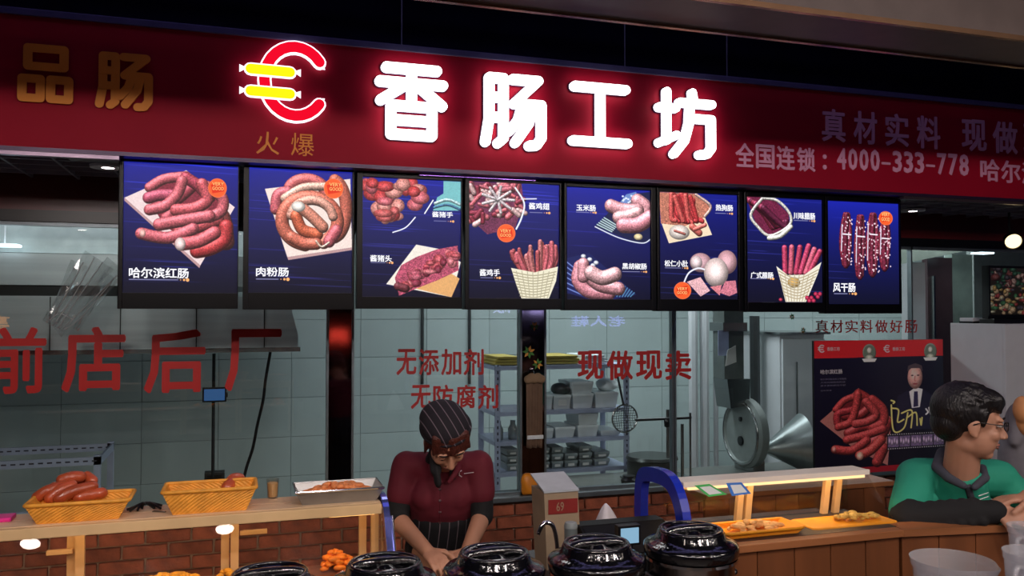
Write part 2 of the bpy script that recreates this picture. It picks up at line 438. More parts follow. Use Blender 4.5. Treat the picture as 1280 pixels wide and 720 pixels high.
m_box = mat('container_white', (218, 226, 228), 0.35, var=0.05, rnd=0.08)
m_boxd = mat('container_clear', (136, 148, 150), 0.3, var=0.2, rnd=0.15)
m_label = mat('paper_label', (215, 218, 215), 0.7, var=0.03)
m_cardb = mat('cardboard', (150, 130, 105), 0.8, var=0.1)
m_soot = mat('ceiling_panel', (70, 74, 88), 0.5, 0.1, var=0.15, scale=2)
m_beam = mat('beam_beige', (92, 80, 76), 0.4, var=0.1)
m_glass = glassmat('window_glass', (0.9, 0.94, 0.94), 1.0, haze=0.0)
m_cglass = glassmat('case_glass', (0.95, 0.93, 0.9), 1.0)
m_film = glassmat('clear_film', (0.9, 0.93, 0.93), 3.0, haze=0.08, rough=0.1)
m_clear = glassmat('clear_tub', (0.85, 0.85, 0.9), 1.6, haze=0.2, rough=0.12)

# ================================================================== structure
XL, XR, YG, YB = -2.6, 9.0, 4.9, 7.6
S('floor', B(XL - 2, XR + 2, -7, YB + .1, -0.05, 0), m_floor)
# ---- back wall of tiles
wb = S('wall_back', B(XL, XR, YB, YB + .1, 0, 2.72), m_grout)
tile = bpy.data.meshes.new('tile'); b_ = B(0.002, 0.598, YB - .010, YB + .002, 0.002, 0.338, bev=.002); b_.to_mesh(tile); b_.free(); tile.materials.append(m_tile)
for j in range(8):
    for i in range(19):
        o = O('tile', tile, None, wb); o.location = (XL + 0.6 * i + random.uniform(-.001, .001), 0, 0.34 * j)
S('wall_left', B(XL - .1, XL, 4.1, YB, 0, 2.72), m_white)
S('wall_right', B(XR, XR + .1, 4.1, YB, 0, 2.72), m_white)
S('ceiling_kitchen', B(XL, XR, YG, YB, 2.72, 2.76), m_white)
# ---- brick plinth under the windows
wf = S('wall_front', B(XL, 6.6, YG + .02, YG + .2, 0, 0.625), m_mortar)
vars_ = []
for k in range(4):
    me = bpy.data.meshes.new('brick'); bb = B(0, 0.218, YG - .006, YG + .03, 0, 0.062, bev=.005)
    for v in bb.verts: v.co += Vector((random.uniform(-.002, .002), random.uniform(-.003, .003), random.uniform(-.0015, .0015)))
    bb.to_mesh(me); bb.free(); me.materials.append(m_brick); vars_.append(me)
for j in range(8):
    for i in range(31):
        x = -1.75 + 0.23 * i - (0.115 if j % 2 else 0)
        if x > 5.2: continue
        o = O('brick', vars_[(i * 7 + j * 3) % 4], None, wf); o.location = (x, random.uniform(-.003, .002), 0.012 + 0.075 * j)
# ---- windows: frames and panes
def xg(px, Y=YG): return XY(px, Y)
sill = S('trim_1', B(XL, 6.6, YG - .05, YG + .12, 0.625, 0.655, bev=.004), m_alu)
S('trim_2', B(XL, 6.9, YG - .03, YG + .09, 2.24, 2.30), m_black)
S('wall_header', B(XL, 6.9, YG, YG + .08, 2.30, 2.74), mat('header_maroon', (84, 24, 26), 0.3, var=0.3, scale=2))
pan = [(XL, xg(411)), (xg(440), xg(652)), (xg(680), xg(841)), (xg(842), xg(1140))]
panes = []
for i, (a, b) in enumerate(pan):
    fr = NB(); box(fr, a, a + .012, YG - .01, YG + .03, .655, 2.24); box(fr, b - .012, b, YG - .01, YG + .03, .655, 2.24)
    box(fr, a, b, YG - .01, YG + .03, .655, .675); box(fr, a, b, YG - .01, YG + .03, 2.22, 2.24)
    wn = S('window_%d' % (i + 1), fr, m_alu)
    p = O('pane', B(a + .012, b - .012, YG + .006, YG + .014, .675, 2.22), m_glass, wn); panes.append(p)
for (l, r) in ((411, 440), (652, 680)):
    S('pillar_steel', B(xg(l) + .002, xg(r) - .002, YG - .005, YG + .10, .655, 2.24), m_mirror)
# grid ceiling in front of the windows
cg = S('ceiling', B(XL, 7.5, 4.02, YG, 2.50, 2.52), m_dark)
sl = NB()
for i in range(46): x = XL + .22 * i; box(sl, x, x + .012, 4.05, YG, 2.47, 2.5)
for y in (4.15, 4.3, 4.45, 4.6, 4.75): box(sl, XL, 7.4, y, y + .012, 2.47, 2.5)
O('ceiling_grid', sl, mat('grid_grey', (130, 125, 140), 0.5), cg)
# high dark void and corridor ceiling
S('ceiling_upper', B(-5, 11, 2.6, YB, 4.2, 4.25), m_dark)
vb = NB()
for y in (2.9, 3.3, 3.7, 4.3, 5.0): tube(vb, [(-5, y, 3.9), (11, y, 3.9)], .02, 6)
for x in range(-4, 11): box(vb, x * 1.0, x + .03, 2.7, YB, 3.95, 4.0)
O('service_pipes', vb, mat('dim_pipe', (45, 45, 75), 0.6), None, kind='structure')
S('wall_upper', B(-5, 11, 5.4, 5.5, 2.78, 4.2), m_dark)
COR = S('ceiling_corridor', B(-5, 8, -7, 2.30, 2.93, 3.0), m_soot)
bm = S('beam', B(-5, 9, 2.36, 2.62, 2.78, 2.93, bev=.006), m_beam)
O('beam_trim', B(-5, 9, 2.612, 2.63, 2.772, 2.79), mat('brass_edge', (170, 130, 100), 0.25, 0.8), bm)
O('beam_trim', B(-5, 9, 2.345, 2.362, 2.772, 2.79), mat('brass_edge', (170, 130, 100), 0.25, 0.8), bm)
for px in (508, 798, 930):
    x = XY(px, 3.9); tb = NB(); tube(tb, [(x, 4.05, 3.05), (x, 4.05, 4.2)], .003, 6)
    lathe(tb, [(0, 0), (.008, 0), (.008, .03), (0, .03)], (x, 4.05, 3.05), 8)
    TM('hanging_wire', tb, mat('wire_grey', (130, 130, 145), 0.4), 'thin steel wire holding the red sign ' + {508: 'above the first white character', 798: 'above the third white character', 930: 'right of the last white character'}[px], 'wire', 'wires above the sign')
# ================================================================== downlights
def downlight(x, y, z, lab, r=.07, st=9, grp=None, col=(255, 240, 240), tilt=None):
    t = T('downlight', lab, 'ceiling light', (x, y, z), grp)
    O('light_rim', lathe(NB(), [(r * .98, -.012), (r * 1.12, -.012), (r * 1.15, 0), (r * .98, 0)], (x, y, z), 24), m_white, t, smooth=2)
    O('lamp_disc', lathe(NB(), [(0, -.014), (r * .8, -.010), (r * .97, -.004), (0, -.002)], (x, y, z), 24), emat('lamp%d' % st, col, st), t)
    return t
c = PZ(135, 207, 2.468); downlight(c.x, c.y, 2.468, 'bright round downlight left of the menu lightboxes')
c = PZ(1141, 262, 2.468); downlight(c.x, c.y, 2.468, 'bright round downlight right of the last menu lightbox')
for i in range(7):
    for j in range(5):
        O('recessed_light', lathe(NB(), [(0, -.014), (.045, -.010), (.053, -.004), (0, -.002)], (-2.2 + i * 1.05, -3.4 + j * 1.15, 2.93), 16), emat('lamp26', (255, 236, 222), 26), COR)
# small warm spotlight at the far right
c = PY(1267, 302, 4.5); t = T('spotlight', 'small warm round spotlight at the far right under the sign', 'spotlight', (c.x, c.y, c.z))
O('lamp_housing', lathe(NB(), [(.03, -.06), (.055, -.05), (.062, 0), (.055, 0), (.05, -.04)], c, 20, axis=(-.5, -.75, -.45)), m_black, t, smooth=2)
O('lamp_disc', lathe(NB(), [(0, -.012), (.052, -.008), (.05, 0), (0, 0.004)], c, 20, axis=(-.5, -.75, -.45)), emat('warm_lamp', (255, 225, 170), 2.2), t)
O('bracket', tube(NB(), [c + Vector((.03, .04, .03)), c + Vector((.03, .06, .1)), (c.x + .03, c.y + .06, 2.47)], .008), m_black, t)
# lamps seen through the kitchen glass; far left block stands for a light reflection
for i, (px, py, Y, lab) in enumerate(((6, 306, 5.08, 'glowing stand-in for a light reflection at far left above the hood'), (1181, 345, 6.2, 'lamp in the kitchen behind the right window'), (1228, 316, 5.3, 'long lamp in the kitchen near the white cabinet'))):
    c = PY(px, py, Y)
    l = T('kitchen_lamp_and_glint', 'white ' + lab, 'lamp', c)
    O('lamp_disc', B(c.x - .07, c.x + .07, c.y - .05, c.y + .05, c.z - .01, c.z + .003, bev=.004), emat('kit_lamp', (225, 245, 255), 4), l)
    O('lamp_stem', B(c.x - .003, c.x + .003, c.y - .003, c.y + .003, c.z + .003, 2.72), m_white, l)

# ================================================================== big sign
YS = 4.0; SZ0, SZ1 = 2.473, 3.062
sg = T('shop_sign', 'long red fascia sign with glowing white sausage workshop characters', 'sign', (1.4, YS, SZ0))
O('sign_board', B(-1.9, 5.3, YS, YS + .12, SZ0, SZ1 - .03), m_sign, sg)
O('top_trim', B(-1.9, 5.3, YS - .012, YS + .13, SZ1 - .03, SZ1, bev=.003), m_trimgrey, sg)
O('bottom_trim', B(-1.9, 5.3, YS - .004, YS + .12, SZ0 - .018, SZ0), mat('trim_dark', (60, 42, 66), 0.3, 0.4), sg)
e_w = emat('glow_white', (255, 253, 255), 4.2); e_r = emat('glow_red', (232, 10, 40), 1.15); e_y = emat('glow_yellow', (255, 236, 20), 1.15)
m_gold = mat('gold_characters', (235, 140, 30), 0.5, var=0.1, scale=4); m_pale = mat('pale_characters', (225, 160, 185), 0.5, var=0.05)
m_ret = mat('letter_return', (60, 20, 60), 0.4)
XIANG = [[(.13, .06), (.87, .06)], [(.04, .25), (.96, .25)], [(.5, .06), (.5, .47)], [(.42, .27), (.05, .5)], [(.58, .27), (.95, .53)], [(.2, .56), (.2, .94), (.8, .94), (.8, .56), (.2, .56)], [(.2, .75), (.8, .75)]]
CHANG = [[(.1, .07), (.33, .07)], [(.1, .07), (.1, .62), (.04, .94)], [(.33, .07), (.33, .88), (.24, .95)], [(.1, .33), (.33, .33)], [(.1, .6), (.33, .6)], [(.48, .07), (.9, .07), (.5, .4), (.95, .4), (.95, .85), (.87, .95), (.75, .96)], [(.64, .42), (.57, .62), (.42, .78)], [(.8, .42), (.74, .66), (.52, .93)]]
GONG = [[(.07, .08), (.93, .08)], [(.5, .08), (.5, .92)], [(.04, .92), (.96, .92)]]
FANG = [[(.18, .06), (.18, .76)], [(.05, .29), (.33, .29)], [(.05, .8), (.34, .68)], [(.62, .05), (.64, .16)], [(.4, .2), (.96, .2)], [(.57, .42), (.95, .42), (.95, .84), (.87, .93), (.74, .94)], [(.58, .22), (.56, .5), (.48, .75), (.3, .95)]]
PIN = [[(.15, .06), (.85, .06), (.85, .38), (.15, .38), (.15, .06)], [(.05, .6), (.4, .6), (.4, .94), (.05, .94), (.05, .6)], [(.6, .6), (.95, .6), (.95, .94), (.6, .94), (.6, .6)]]
def signchar(paths, l, r, t_, b, wd, m, th=.03, halo=True, nm='sign_character'):
    cy, cx = (t_ + b) / 2, (l + r) / 2
    x0, x1 = PY(l, cy, YS).x + wd, PY(r, cy, YS).x - wd; z0, z1 = PY(cx, b, YS).z + wd, PY(cx, t_, YS).z - wd
    o = O(nm, strokes(paths, x0, x1, z0, z1, YS - .012, wd, th), m, sg)
    if halo: O('letter_return', strokes(paths, x0, x1, z0, z1, YS, wd + .004, .012, 0.0001), m_ret, o)
signchar(XIANG, 464, 561, 77, 182, .0235, e_w); signchar(CHANG, 596, 683, 89, 192, .0235, e_w)
signchar(GONG, 705, 789, 100, 191, .0235, e_w); signchar(FANG, 812, 893, 108, 204, .0225, e_w)
signchar(PIN, 20, 96, 53, 134, .0175, m_gold, .006, False); signchar(CHANG, 117, 195, 63, 142, .0175, m_gold, .006, False)
# sausage logo: a red C ring with two yellow sausages
lx0, lx1 = PY(325, 105, YS).x, PY(405, 105, YS).x; lz0, lz1 = PY(362, 153, YS).z, PY(362, 54, YS).z
cx, cz = (lx0 + lx1) / 2 + .012, (lz0 + lz1) / 2; rr = (lz1 - lz0) / 2 - .025
arc = [(cx + rr * .86 * math.cos(a), cz + rr * math.sin(a)) for a in [R(38) + R(284) * i / 22 for i in range(23)]]
def ribbon(P, wd, y, th):
    bm = NB(); k = 0
    for (ax, az), (bx, bz) in zip(P[:-1], P[1:]):
        d = math.atan2(bz - az, bx - ax); pts = [(ax + wd * math.cos(d + math.pi / 2 + math.pi * i / 6), y, az + wd * math.sin(d + math.pi / 2 + math.pi * i / 6)) for i in range(7)] + [(bx + wd * math.cos(d - math.pi / 2 + math.pi * i / 6), y, bz + wd * math.sin(d - math.pi / 2 + math.pi * i / 6)) for i in range(7)]
        prism(bm, pts, (0, -(th + .00005 * k), 0)); k += 1
    return bm
em_b = emat('glow_border', (255, 240, 255), 1.6)
lg = O('logo_ring_border', ribbon(arc, .031, YS - .01, .02), em_b, sg)
O('logo_ring', ribbon(arc, .0235, YS - .031, .006), e_r, lg)
for k, (sa, yy_) in enumerate(((-.034, 92), (-.034, 119))):
    z = PY(345, yy_, YS).z; xa, xb = PY(313, yy_, YS).x, PY(362, yy_, YS).x
    s_ = O('logo_sausage_border', ribbon([(xa, z), (xb, z - .002)], .029, YS - .038 , .008), em_b, sg)
    O('logo_sausage', ribbon([(xa, z), (xb, z - .002)], .022, YS - .047, .005), e_y, s_)
    for xe, sgn in ((xa - .026, -1), (xb + .026, 1)):
        O('sausage_tip', prism(NB(), [(xe, YS - .04, z - .004), (xe + sgn * .022, YS - .04, z - .017), (xe + sgn * .022, YS - .04, z + .017), (xe, YS - .04, z + .008)], (0, -.006, 0)), em_b, s_)
for xe, ze, dx, dz in ((arc[0][0], arc[0][1], .012, -.03), (arc[-1][0], arc[-1][1], .012, .03)):
    O('sausage_tip', prism(NB(), [(xe - .01, YS - .02, ze), (xe + dx - .012, YS - .02, ze + dz), (xe + dx + .014, YS - .02, ze + dz), (xe + .014, YS - .02, ze)], (0, -.008, 0)), em_b, lg)
def schars(s, l, r, t_, b, m, Y=YS, par=sg, bold=.02, th=.004, nm='sign_character', sl=0.0, gap=.1):
    n = len(s); wch = (r - l) / n
    for i, ch in enumerate(s):
        if ch == ' ': continue
        a = l + wch * (i + gap / 2); o_ = sl * (i + .5)
        narrow = .3 if ch in '：:' else .12 if ch == '1' else 0
        O(nm, px_text(ch, a + wch * narrow, a + wch * (1 - gap) - wch * narrow, t_ + o_, b + o_, Y, bold=bold, th=th), m, par)
schars('火爆', 313, 400, 164, 192, m_gold, bold=.0, sl=2.0, gap=.34)
schars('真材实料', 1022, 1180, 135, 176, m_pale, sl=2.9, gap=.26, bold=.022)
schars('现做现', 1198, 1314, 148, 188, m_pale, sl=2.8, gap=.2, bold=.022)
schars('全国连锁', 918, 1020, 178, 208, m_pale, sl=1.9, gap=.1, bold=.022)
O('sign_character', px_text(':', 1028, 1033, 193, 212, YS, bold=.02, th=.004), m_pale, sg)
xs_ = 1045
for i, ch in enumerate('4000-333-778'):
    wd_ = 13.9; o_ = .72 * i
    if ch == '-': O('sign_character', px_text(ch, xs_ + 1, xs_ + 12, 200 + o_, 203 + o_, YS, bold=.015, th=.004), m_pale, sg)
    else: O('sign_character', px_text(ch, xs_ + 1, xs_ + 12.4, 185 + o_, 212 + o_, YS, bold=.028, th=.004), m_pale, sg)
    xs_ += wd_
schars('哈尔滨', 1224, 1302, 198, 226, m_pale, sl=2.0, gap=.08, bold=.02)
# pale strip and lamp box under the left of the sign
S('trim_3', B(-1.9, PY(150, 195, 4.03).x, 4.0, 4.035, 2.438, 2.454), mat('strip_grey', (150, 130, 150), 0.3, 0.5))
S('trim_4', B(PY(1130, 250, 4.0).x, 5.3, 4.0, 4.035, 2.438, 2.454), mat('strip_dim', (74, 60, 66), 0.35, 0.4))
O('sign_reflector', B(PY(525, 208, 4.05).x, PY(670, 208, 4.05).x, 4.06, 4.075, 2.445, 2.458), mat('violet_strip', (150, 110, 210), 0.2, 0.8), None, kind='structure')
bpy.data.objects['sign_reflector'].name = 'trim_5'
S('trim_6', B(-.75, PY(1127, 250, 4.2).x, 4.125, 4.2, 2.455, 2.47), m_black)

# ================================================================== menu lightboxes
YP = 4.1
def sa(P, *lst, **k):
    for pts, r, col in lst: P.cap(pts, r, col, **k)
PK = (222, 104, 116); RD = (205, 62, 66); OR = (226, 118, 96); PL = (240, 165, 175); DK = (140, 40, 62)
def pic1():
    P = Pic(300, 340, 50, 55, 575, 635); P.bg((26, 32, 150), (18, 18, 46), 22, (50, 60, 150))
    P.poly([(52, 215), (330, 80), (560, 240), (400, 510)], (238, 214, 214)); P.poly([(52, 215), (400, 510), (396, 522), (52, 228)], (190, 150, 150))
    P.cap([(440, 250), (500, 290), (520, 400)], 40, (150, 70, 70)); P.poly([(170, 150), (330, 105), (460, 160), (500, 260), (460, 400), (330, 400), (230, 330), (180, 250)], (132, 46, 62), .2)
    P.cap([(240, 300), (300, 262), (420, 262)], 26, (196, 84, 96)); P.cap([(200, 235), (270, 225), (350, 160)], 28, (190, 76, 92)); P.cap([(300, 355), (400, 330), (480, 300)], 30, (206, 84, 92))
    sa(P, ([(165, 165), (230, 125), (330, 108)], 24, PK), ([(160, 212), (210, 198), (280, 195)], 27, (200, 84, 110)), ([(330, 115), (390, 150), (440, 200)], 28, (190, 70, 90)), ([(430, 150), (500, 200), (495, 260), (440, 290)], 27, PK),
       ([(165, 265), (235, 245), (290, 190), (312, 130)], 26, PK), ([(285, 262), (370, 250), (430, 210), (405, 140)], 28, (225, 96, 106)), ([(210, 330), (320, 308), (440, 285)], 29, PK), ([(520, 330), (510, 390), (450, 430), (385, 445)], 34, RD), ([(130, 372), (250, 388), (365, 345)], 28, PK), ([(310, 415), (390, 400), (465, 360)], 31, (228, 100, 110)))
    P.disc((306, 415), 25, 30, (255, 225, 222)); P.disc((135, 370), 14, 18, (255, 190, 180)); P.badge((477, 155), 44); P.stars(78, 345, 576, 8); return P
def pic2():
    P = Pic(300, 340, 615, 80, 1095, 635); P.bg((26, 34, 150), (18, 18, 46), 22, (60, 60, 150))
    P.poly([(685, 172), (1085, 110), (1095, 425), (790, 475)], (242, 222, 214)); P.poly([(790, 475), (1095, 425), (1095, 437), (795, 488)], (190, 150, 150))
    ring = lambda cx, cy, rx, ry, a, b: [(cx + rx * math.cos(R(t)), cy + ry * math.sin(R(t))) for t in range(a, b + 1, 20)]
    sa(P, (ring(880, 180, 85, 58, 150, 390), 28, (226, 110, 110)), (ring(1000, 250, 66, 130, -80, 90), 30, (214, 110, 90)), ([(735, 260), (745, 200), (790, 180)], 26, PK), ([(775, 210), (860, 160), (960, 150)], 19, (240, 190, 170)), (ring(895, 310, 130, 108, 100, 420), 31, OR), (ring(905, 300, 100, 85, 190, 360), 22, (240, 170, 150)),
       ([(830, 290), (860, 350), (930, 370)], 27, (222, 104, 70)), ([(845, 245), (900, 285), (955, 335)], 27, (238, 150, 126)), ([(810, 385), (870, 412), (925, 412)], 27, OR), ([(985, 400), (1020, 350)], 28, PK))
    P.disc((840, 246), 32, 24, (255, 246, 238)); P.cap([(925, 400), (950, 425), (985, 405)], 5, (250, 220, 200)); P.badge((1005, 158), 46); P.stars(650, 797, 574, 8); return P
def pic3():
    P = Pic(260, 320, 50, 90, 515, 650); P.bg((24, 34, 150), (18, 18, 50), 26, (70, 70, 170))
    P.poly([(430, 90), (515, 90), (515, 230), (380, 235), (400, 170), (430, 150)], (120, 190, 195)); P.cap([(390, 200), (450, 180), (510, 200)], 8, (190, 230, 235)); P.cap([(385, 220), (450, 205), (510, 225)], 6, (60, 110, 150))
    for i in range(46):
        x = 60 + 275 * rng.random(); y = 95 + (170 if 100 < x < 250 else 120) * rng.random() + (30 if 130 < x < 230 else 0)
        P.disc((x, y), 22 + 24 * rng.random(), 18 + 22 * rng.random(), [PK, RD, (235, 150, 140), (205, 90, 90)][i % 4], spk=.3)
    P.cap([(380, 185), (340, 250)], 3, (250, 250, 250), flat=True); P.cap([(295, 270), (250, 320), (190, 345)], 3, (240, 240, 250), flat=True)
    P.poly([(300, 400), (160, 590), (470, 650), (515, 480), (420, 420)], (240, 232, 220)); P.poly([(440, 520), (300, 610), (470, 650), (510, 560)], (226, 170, 110))
    P.poly([(200, 560), (230, 500), (300, 460), (400, 420), (500, 400), (505, 520), (400, 570), (300, 610), (220, 645)], (178, 80, 104), .4)
    for i in range(40):
        t = rng.random(); P.disc((225 + 270 * t + 15 * rng.random(), 590 - 150 * t + 60 * (rng.random() - .5)), 14 + 22 * rng.random(), 10 + 16 * rng.random(), [DK, (200, 90, 110), (226, 120, 130), (196, 80, 90)][i % 4], spk=.35)
    P.cap([(215, 600), (250, 610)], 20, (120, 50, 60)); P.stars(385, 480, 284, 6); P.stars(90, 190, 489, 6); return P
def pic4():
    P = Pic(260, 320, 555, 110, 980, 655); P.bg((24, 34, 150), (18, 18, 50), 22, (70, 70, 160))
    P.poly([(555, 110), (800, 110), (810, 200), (770, 320), (640, 355), (555, 280)], (110, 50, 80), .3)
    for i in range(60):
        x = 555 + 230 * rng.random(); y = 115 + 225 * rng.random() * (1 - (x - 555) / 500); a = rng.random() * 6.3
        P.cap([(x, y), (x + 38 * math.cos(a), y + 38 * math.sin(a))], 8 + 7 * rng.random(), [PK, DK, (235, 190, 190), (196, 96, 110)][i % 4], spk=.3)
    for a in range(0, 360, 40): P.cap([(690, 190), (690 + 75 * math.cos(R(a)), 190 + 62 * math.sin(R(a)))], 7, (235, 220, 225), hi=20)
    P.cap([(770, 130), (812, 200), (800, 270), (775, 325)], 4, (235, 240, 250), flat=True); P.cap([(800, 182), (870, 178)], 3, (220, 220, 240), flat=True)
    for i in range(26):
        x = 745 + 225 * rng.random(); P.cap([(800 + (x - 745) * .6, 540), (x, 480 - 40 * rng.random()), (x + 8 * (rng.random() - .5), 380 + 60 * rng.random() + (40 if x < 830 else 0))], 9 + 3 * rng.random(), [PK, (190, 84, 90), (222, 128, 128)][i % 3], spk=.3)
    P.poly([(750, 510), (860, 530), (975, 500), (965, 570), (930, 655), (800, 655), (775, 590)], (236, 230, 205))
    for j in range(9): P.cap([(760 + j * 4, 530 + j * 14), (860, 545 + j * 13), (965 - j * 5, 525 + j * 14)], 2.2, (170, 160, 130), flat=True)
    for j in range(8): P.cap([(775 + j * 26, 525), (805 + j * 17, 650)], 1.8, (180, 172, 145), flat=True)
    P.badge((728, 347), 43); P.stars(840, 935, 244, 6); P.stars(610, 700, 558, 6); return P
def pic5():
    P = Pic(260, 320, 35, 65, 465, 635); P.bg((26, 34, 156), (16, 18, 56), 8)
    P.poly([(180, 260), (340, 90), (465, 70), (465, 330), (400, 340)], (24, 30, 70)); P.poly([(340, 88), (392, 72), (400, 100), (330, 150), (300, 140)], (110, 140, 200))
    for i in range(5): P.cap([(190 + i * 9, 250 - i * 9), (265 + i * 7, 285 - i * 8)], 3, (190, 215, 215), flat=True)
    for i in range(14): P.disc((315 + 70 * rng.random(), 88 + 50 * rng.random()), 6, 5, (220, 230, 250), flat=True)
    P.cap([(180, 262), (300, 315), (420, 340), (465, 320)], 3, (220, 225, 240), flat=True)
    sa(P, ([(400, 120), (440, 150), (440, 190)], 36, PL), ([(262, 152), (320, 170), (400, 170)], 34, PL), ([(300, 210), (350, 200), (400, 180)], 32, (245, 180, 185)), ([(325, 250), (400, 245), (462, 205)], 38, (240, 150, 165)), hi=110)
    P.disc((402, 308), 23, 17, (246, 224, 170)); P.poly([(22, 430), (150, 398), (390, 610), (200, 650), (30, 600)], (26, 34, 90))
    for i in range(6): P.cap([(30, 440 + i * 27), (130, 520 + i * 20)], 3, (110, 130, 200), flat=True); P.cap([(320 + i * 12, 560 + i * 8), (290 + i * 14, 620)], 3, (80, 130, 170), flat=True)
    for i in range(5): P.disc((120 + i * 16, 415 + (i % 2) * 22 + i * 8), 13, 11, (236, 240, 255))
    sa(P, ([(105, 470), (95, 540), (150, 595), (248, 605)], 34, (238, 150, 165)), ([(130, 495), (200, 560), (300, 580)], 33, PL), ([(120, 455), (120, 520)], 30, PL), ([(160, 500), (215, 525), (280, 505)], 36, (248, 190, 195)), hi=110)
    P.stars(85, 185, 190, 6); P.stars(320, 445, 490, 6); return P
def pic6():
    P = Pic(260, 320, 510, 90, 915, 635); P.bg((22, 30, 140), (18, 18, 52), 18, (70, 80, 170))
    P.poly([(520, 240), (745, 210), (782, 300), (560, 350)], (242, 220, 190)); P.poly([(510, 90), (700, 90), (775, 150), (745, 210), (640, 260), (520, 250)], (190, 120, 100), .3)
    for i in range(15):
        x = 520 + 190 * rng.random(); P.cap([(x, 95 + 30 * rng.random()), (x + 50 * rng.random() - 10, 170 + 50 * rng.random()), (x + 60 * rng.random(), 230 + 10 * rng.random())], 12, [(230, 70, 76), (214, 60, 66), (240, 100, 96)][i % 3])
    P.cap([(700, 95), (775, 150), (745, 205)], 7, (225, 190, 180)); P.disc((613, 292), 52, 38, (250, 235, 226)); P.cap([(590, 285), (640, 300)], 6, (200, 110, 100)); sa(P, ([(680, 262), (715, 292)], 17, (230, 110, 100)), ([(745, 250), (690, 275)], 10, (240, 120, 110)))
    P.disc((722, 445), 56, 50, (222, 170, 180)); P.disc((860, 440), 52, 62, (226, 170, 180)); P.disc((802, 495), 64, 76, (252, 225, 222), hi=60); P.disc((700, 445), 30, 34, (250, 225, 228))
    P.poly([(650, 545), (720, 520), (770, 590), (720, 620)], (232, 180, 186), .2); P.poly([(770, 570), (830, 560), (820, 615)], (222, 130, 140), .2); P.poly([(820, 600), (850, 540), (905, 535), (912, 600), (870, 618)], (206, 120, 138), .2)
    P.cap([(635, 550), (660, 500), (705, 475), (740, 480)], 4, (236, 236, 250), flat=True); P.badge((628, 590), 44); P.stars(800, 890, 186, 6); P.stars(540, 655, 475, 6); return P
def pic7():
    P = Pic(250, 320, 42, 60, 355, 488); P.bg((22, 30, 130), (20, 20, 50), 12)
    P.poly([(42, 58), (150, 60), (215, 120), (220, 170), (140, 225), (90, 190)], (110, 36, 66), .3)
    for i in range(9): P.cap([(50 + i * 8, 70 + i * 4), (100 + i * 12, 110 + i * 8), (150 + i * 7, 180 - i * 3)], 12, [DK, (170, 60, 96), (100, 30, 60)][i % 3])
    P.cap([(110, 62), (170, 70), (220, 120), (218, 170), (140, 215), (90, 180), (62, 130), (110, 62)], 6, (240, 235, 225)); P.cap([(225, 175), (180, 215), (135, 225)], 9, (250, 246, 235))
    for i, (x, y, q) in enumerate(((198, 258, 205), (228, 255, 228), (262, 255, 250), (298, 248, 268), (322, 262, 290), (345, 270, 305))): P.cap([(q - 5, 365), (x, y + 5)], 11.5, [(214, 70, 110), (226, 100, 126), (204, 64, 100)][i % 3])
    P.poly([(163, 338), (210, 375), (280, 372), (352, 318), (335, 370), (285, 485), (200, 485), (180, 400)], (238, 232, 214)); P.disc((235, 405), 26, 22, (240, 190, 110), hi=10)
    for j in range(8): P.cap([(172 + j * 3, 358 + j * 14), (250, 388 + j * 12), (340 - j * 7, 350 + j * 15)], 1.8, (176, 160, 130), flat=True)
    for j in range(8): P.cap([(178 + j * 20, 372), (203 + j * 11, 482)], 1.6, (186, 170, 140), flat=True)
    for i in range(7): P.disc((290 + i * 9, 468 + (i % 2) * 12 - (i > 3) * 16), 9, 9, (200, 40, 80))
    P.disc((180, 476), 8, 7, (200, 50, 80)); P.stars(238, 325, 148, 5); P.stars(60, 152, 391, 5); return P
def pic8():
    P = Pic(250, 320, 372, 75, 665, 490); P.bg((26, 36, 170), (18, 20, 56), 4)
    for (x, t0, b0, sp) in ((452, 128, 335, 26), (508, 135, 380, 22), (560, 125, 370, 30), (610, 140, 345, 26)):
        for k in (-1, 1, 0):
            xx = x + k * sp * .55
            P.cap([(x + k * 5, t0), (xx - 3, (t0 + b0) / 2 - 40), (xx - 6, (t0 + b0) / 2 + 30), (x + k * 6 - 5, b0 - abs(k) * 8)], 10.5, [DK, (120, 36, 60), (158, 60, 86)][k + 1], spk=.5)
            for q in range(16): P.disc((xx + (rng.random() - .5) * 16, t0 + 8 + (b0 - t0 - 14) * rng.random()), 2.6, 3.4, (244, 214, 226), flat=True)
        P.cap([(x - 14, t0 + 78), (x + 16, t0 + 80)], 2.5, (245, 240, 250), flat=True); P.cap([(x - sp * .7, t0 + 40), (x - sp * .7 - 4, b0 - 60)], 2, (225, 220, 240), flat=True)
    P.badge((612, 135), 29); P.stars(400, 487, 448, 6); return P
def crop(ox, oy, sc): return lambda x, y: (ox + x / sc, oy + y / sc)
c4, c5, c6, c7 = crop(140, 190, 3.6), crop(440, 200, 3.79), crop(700, 220, 4.11), crop(920, 230, 3.272)
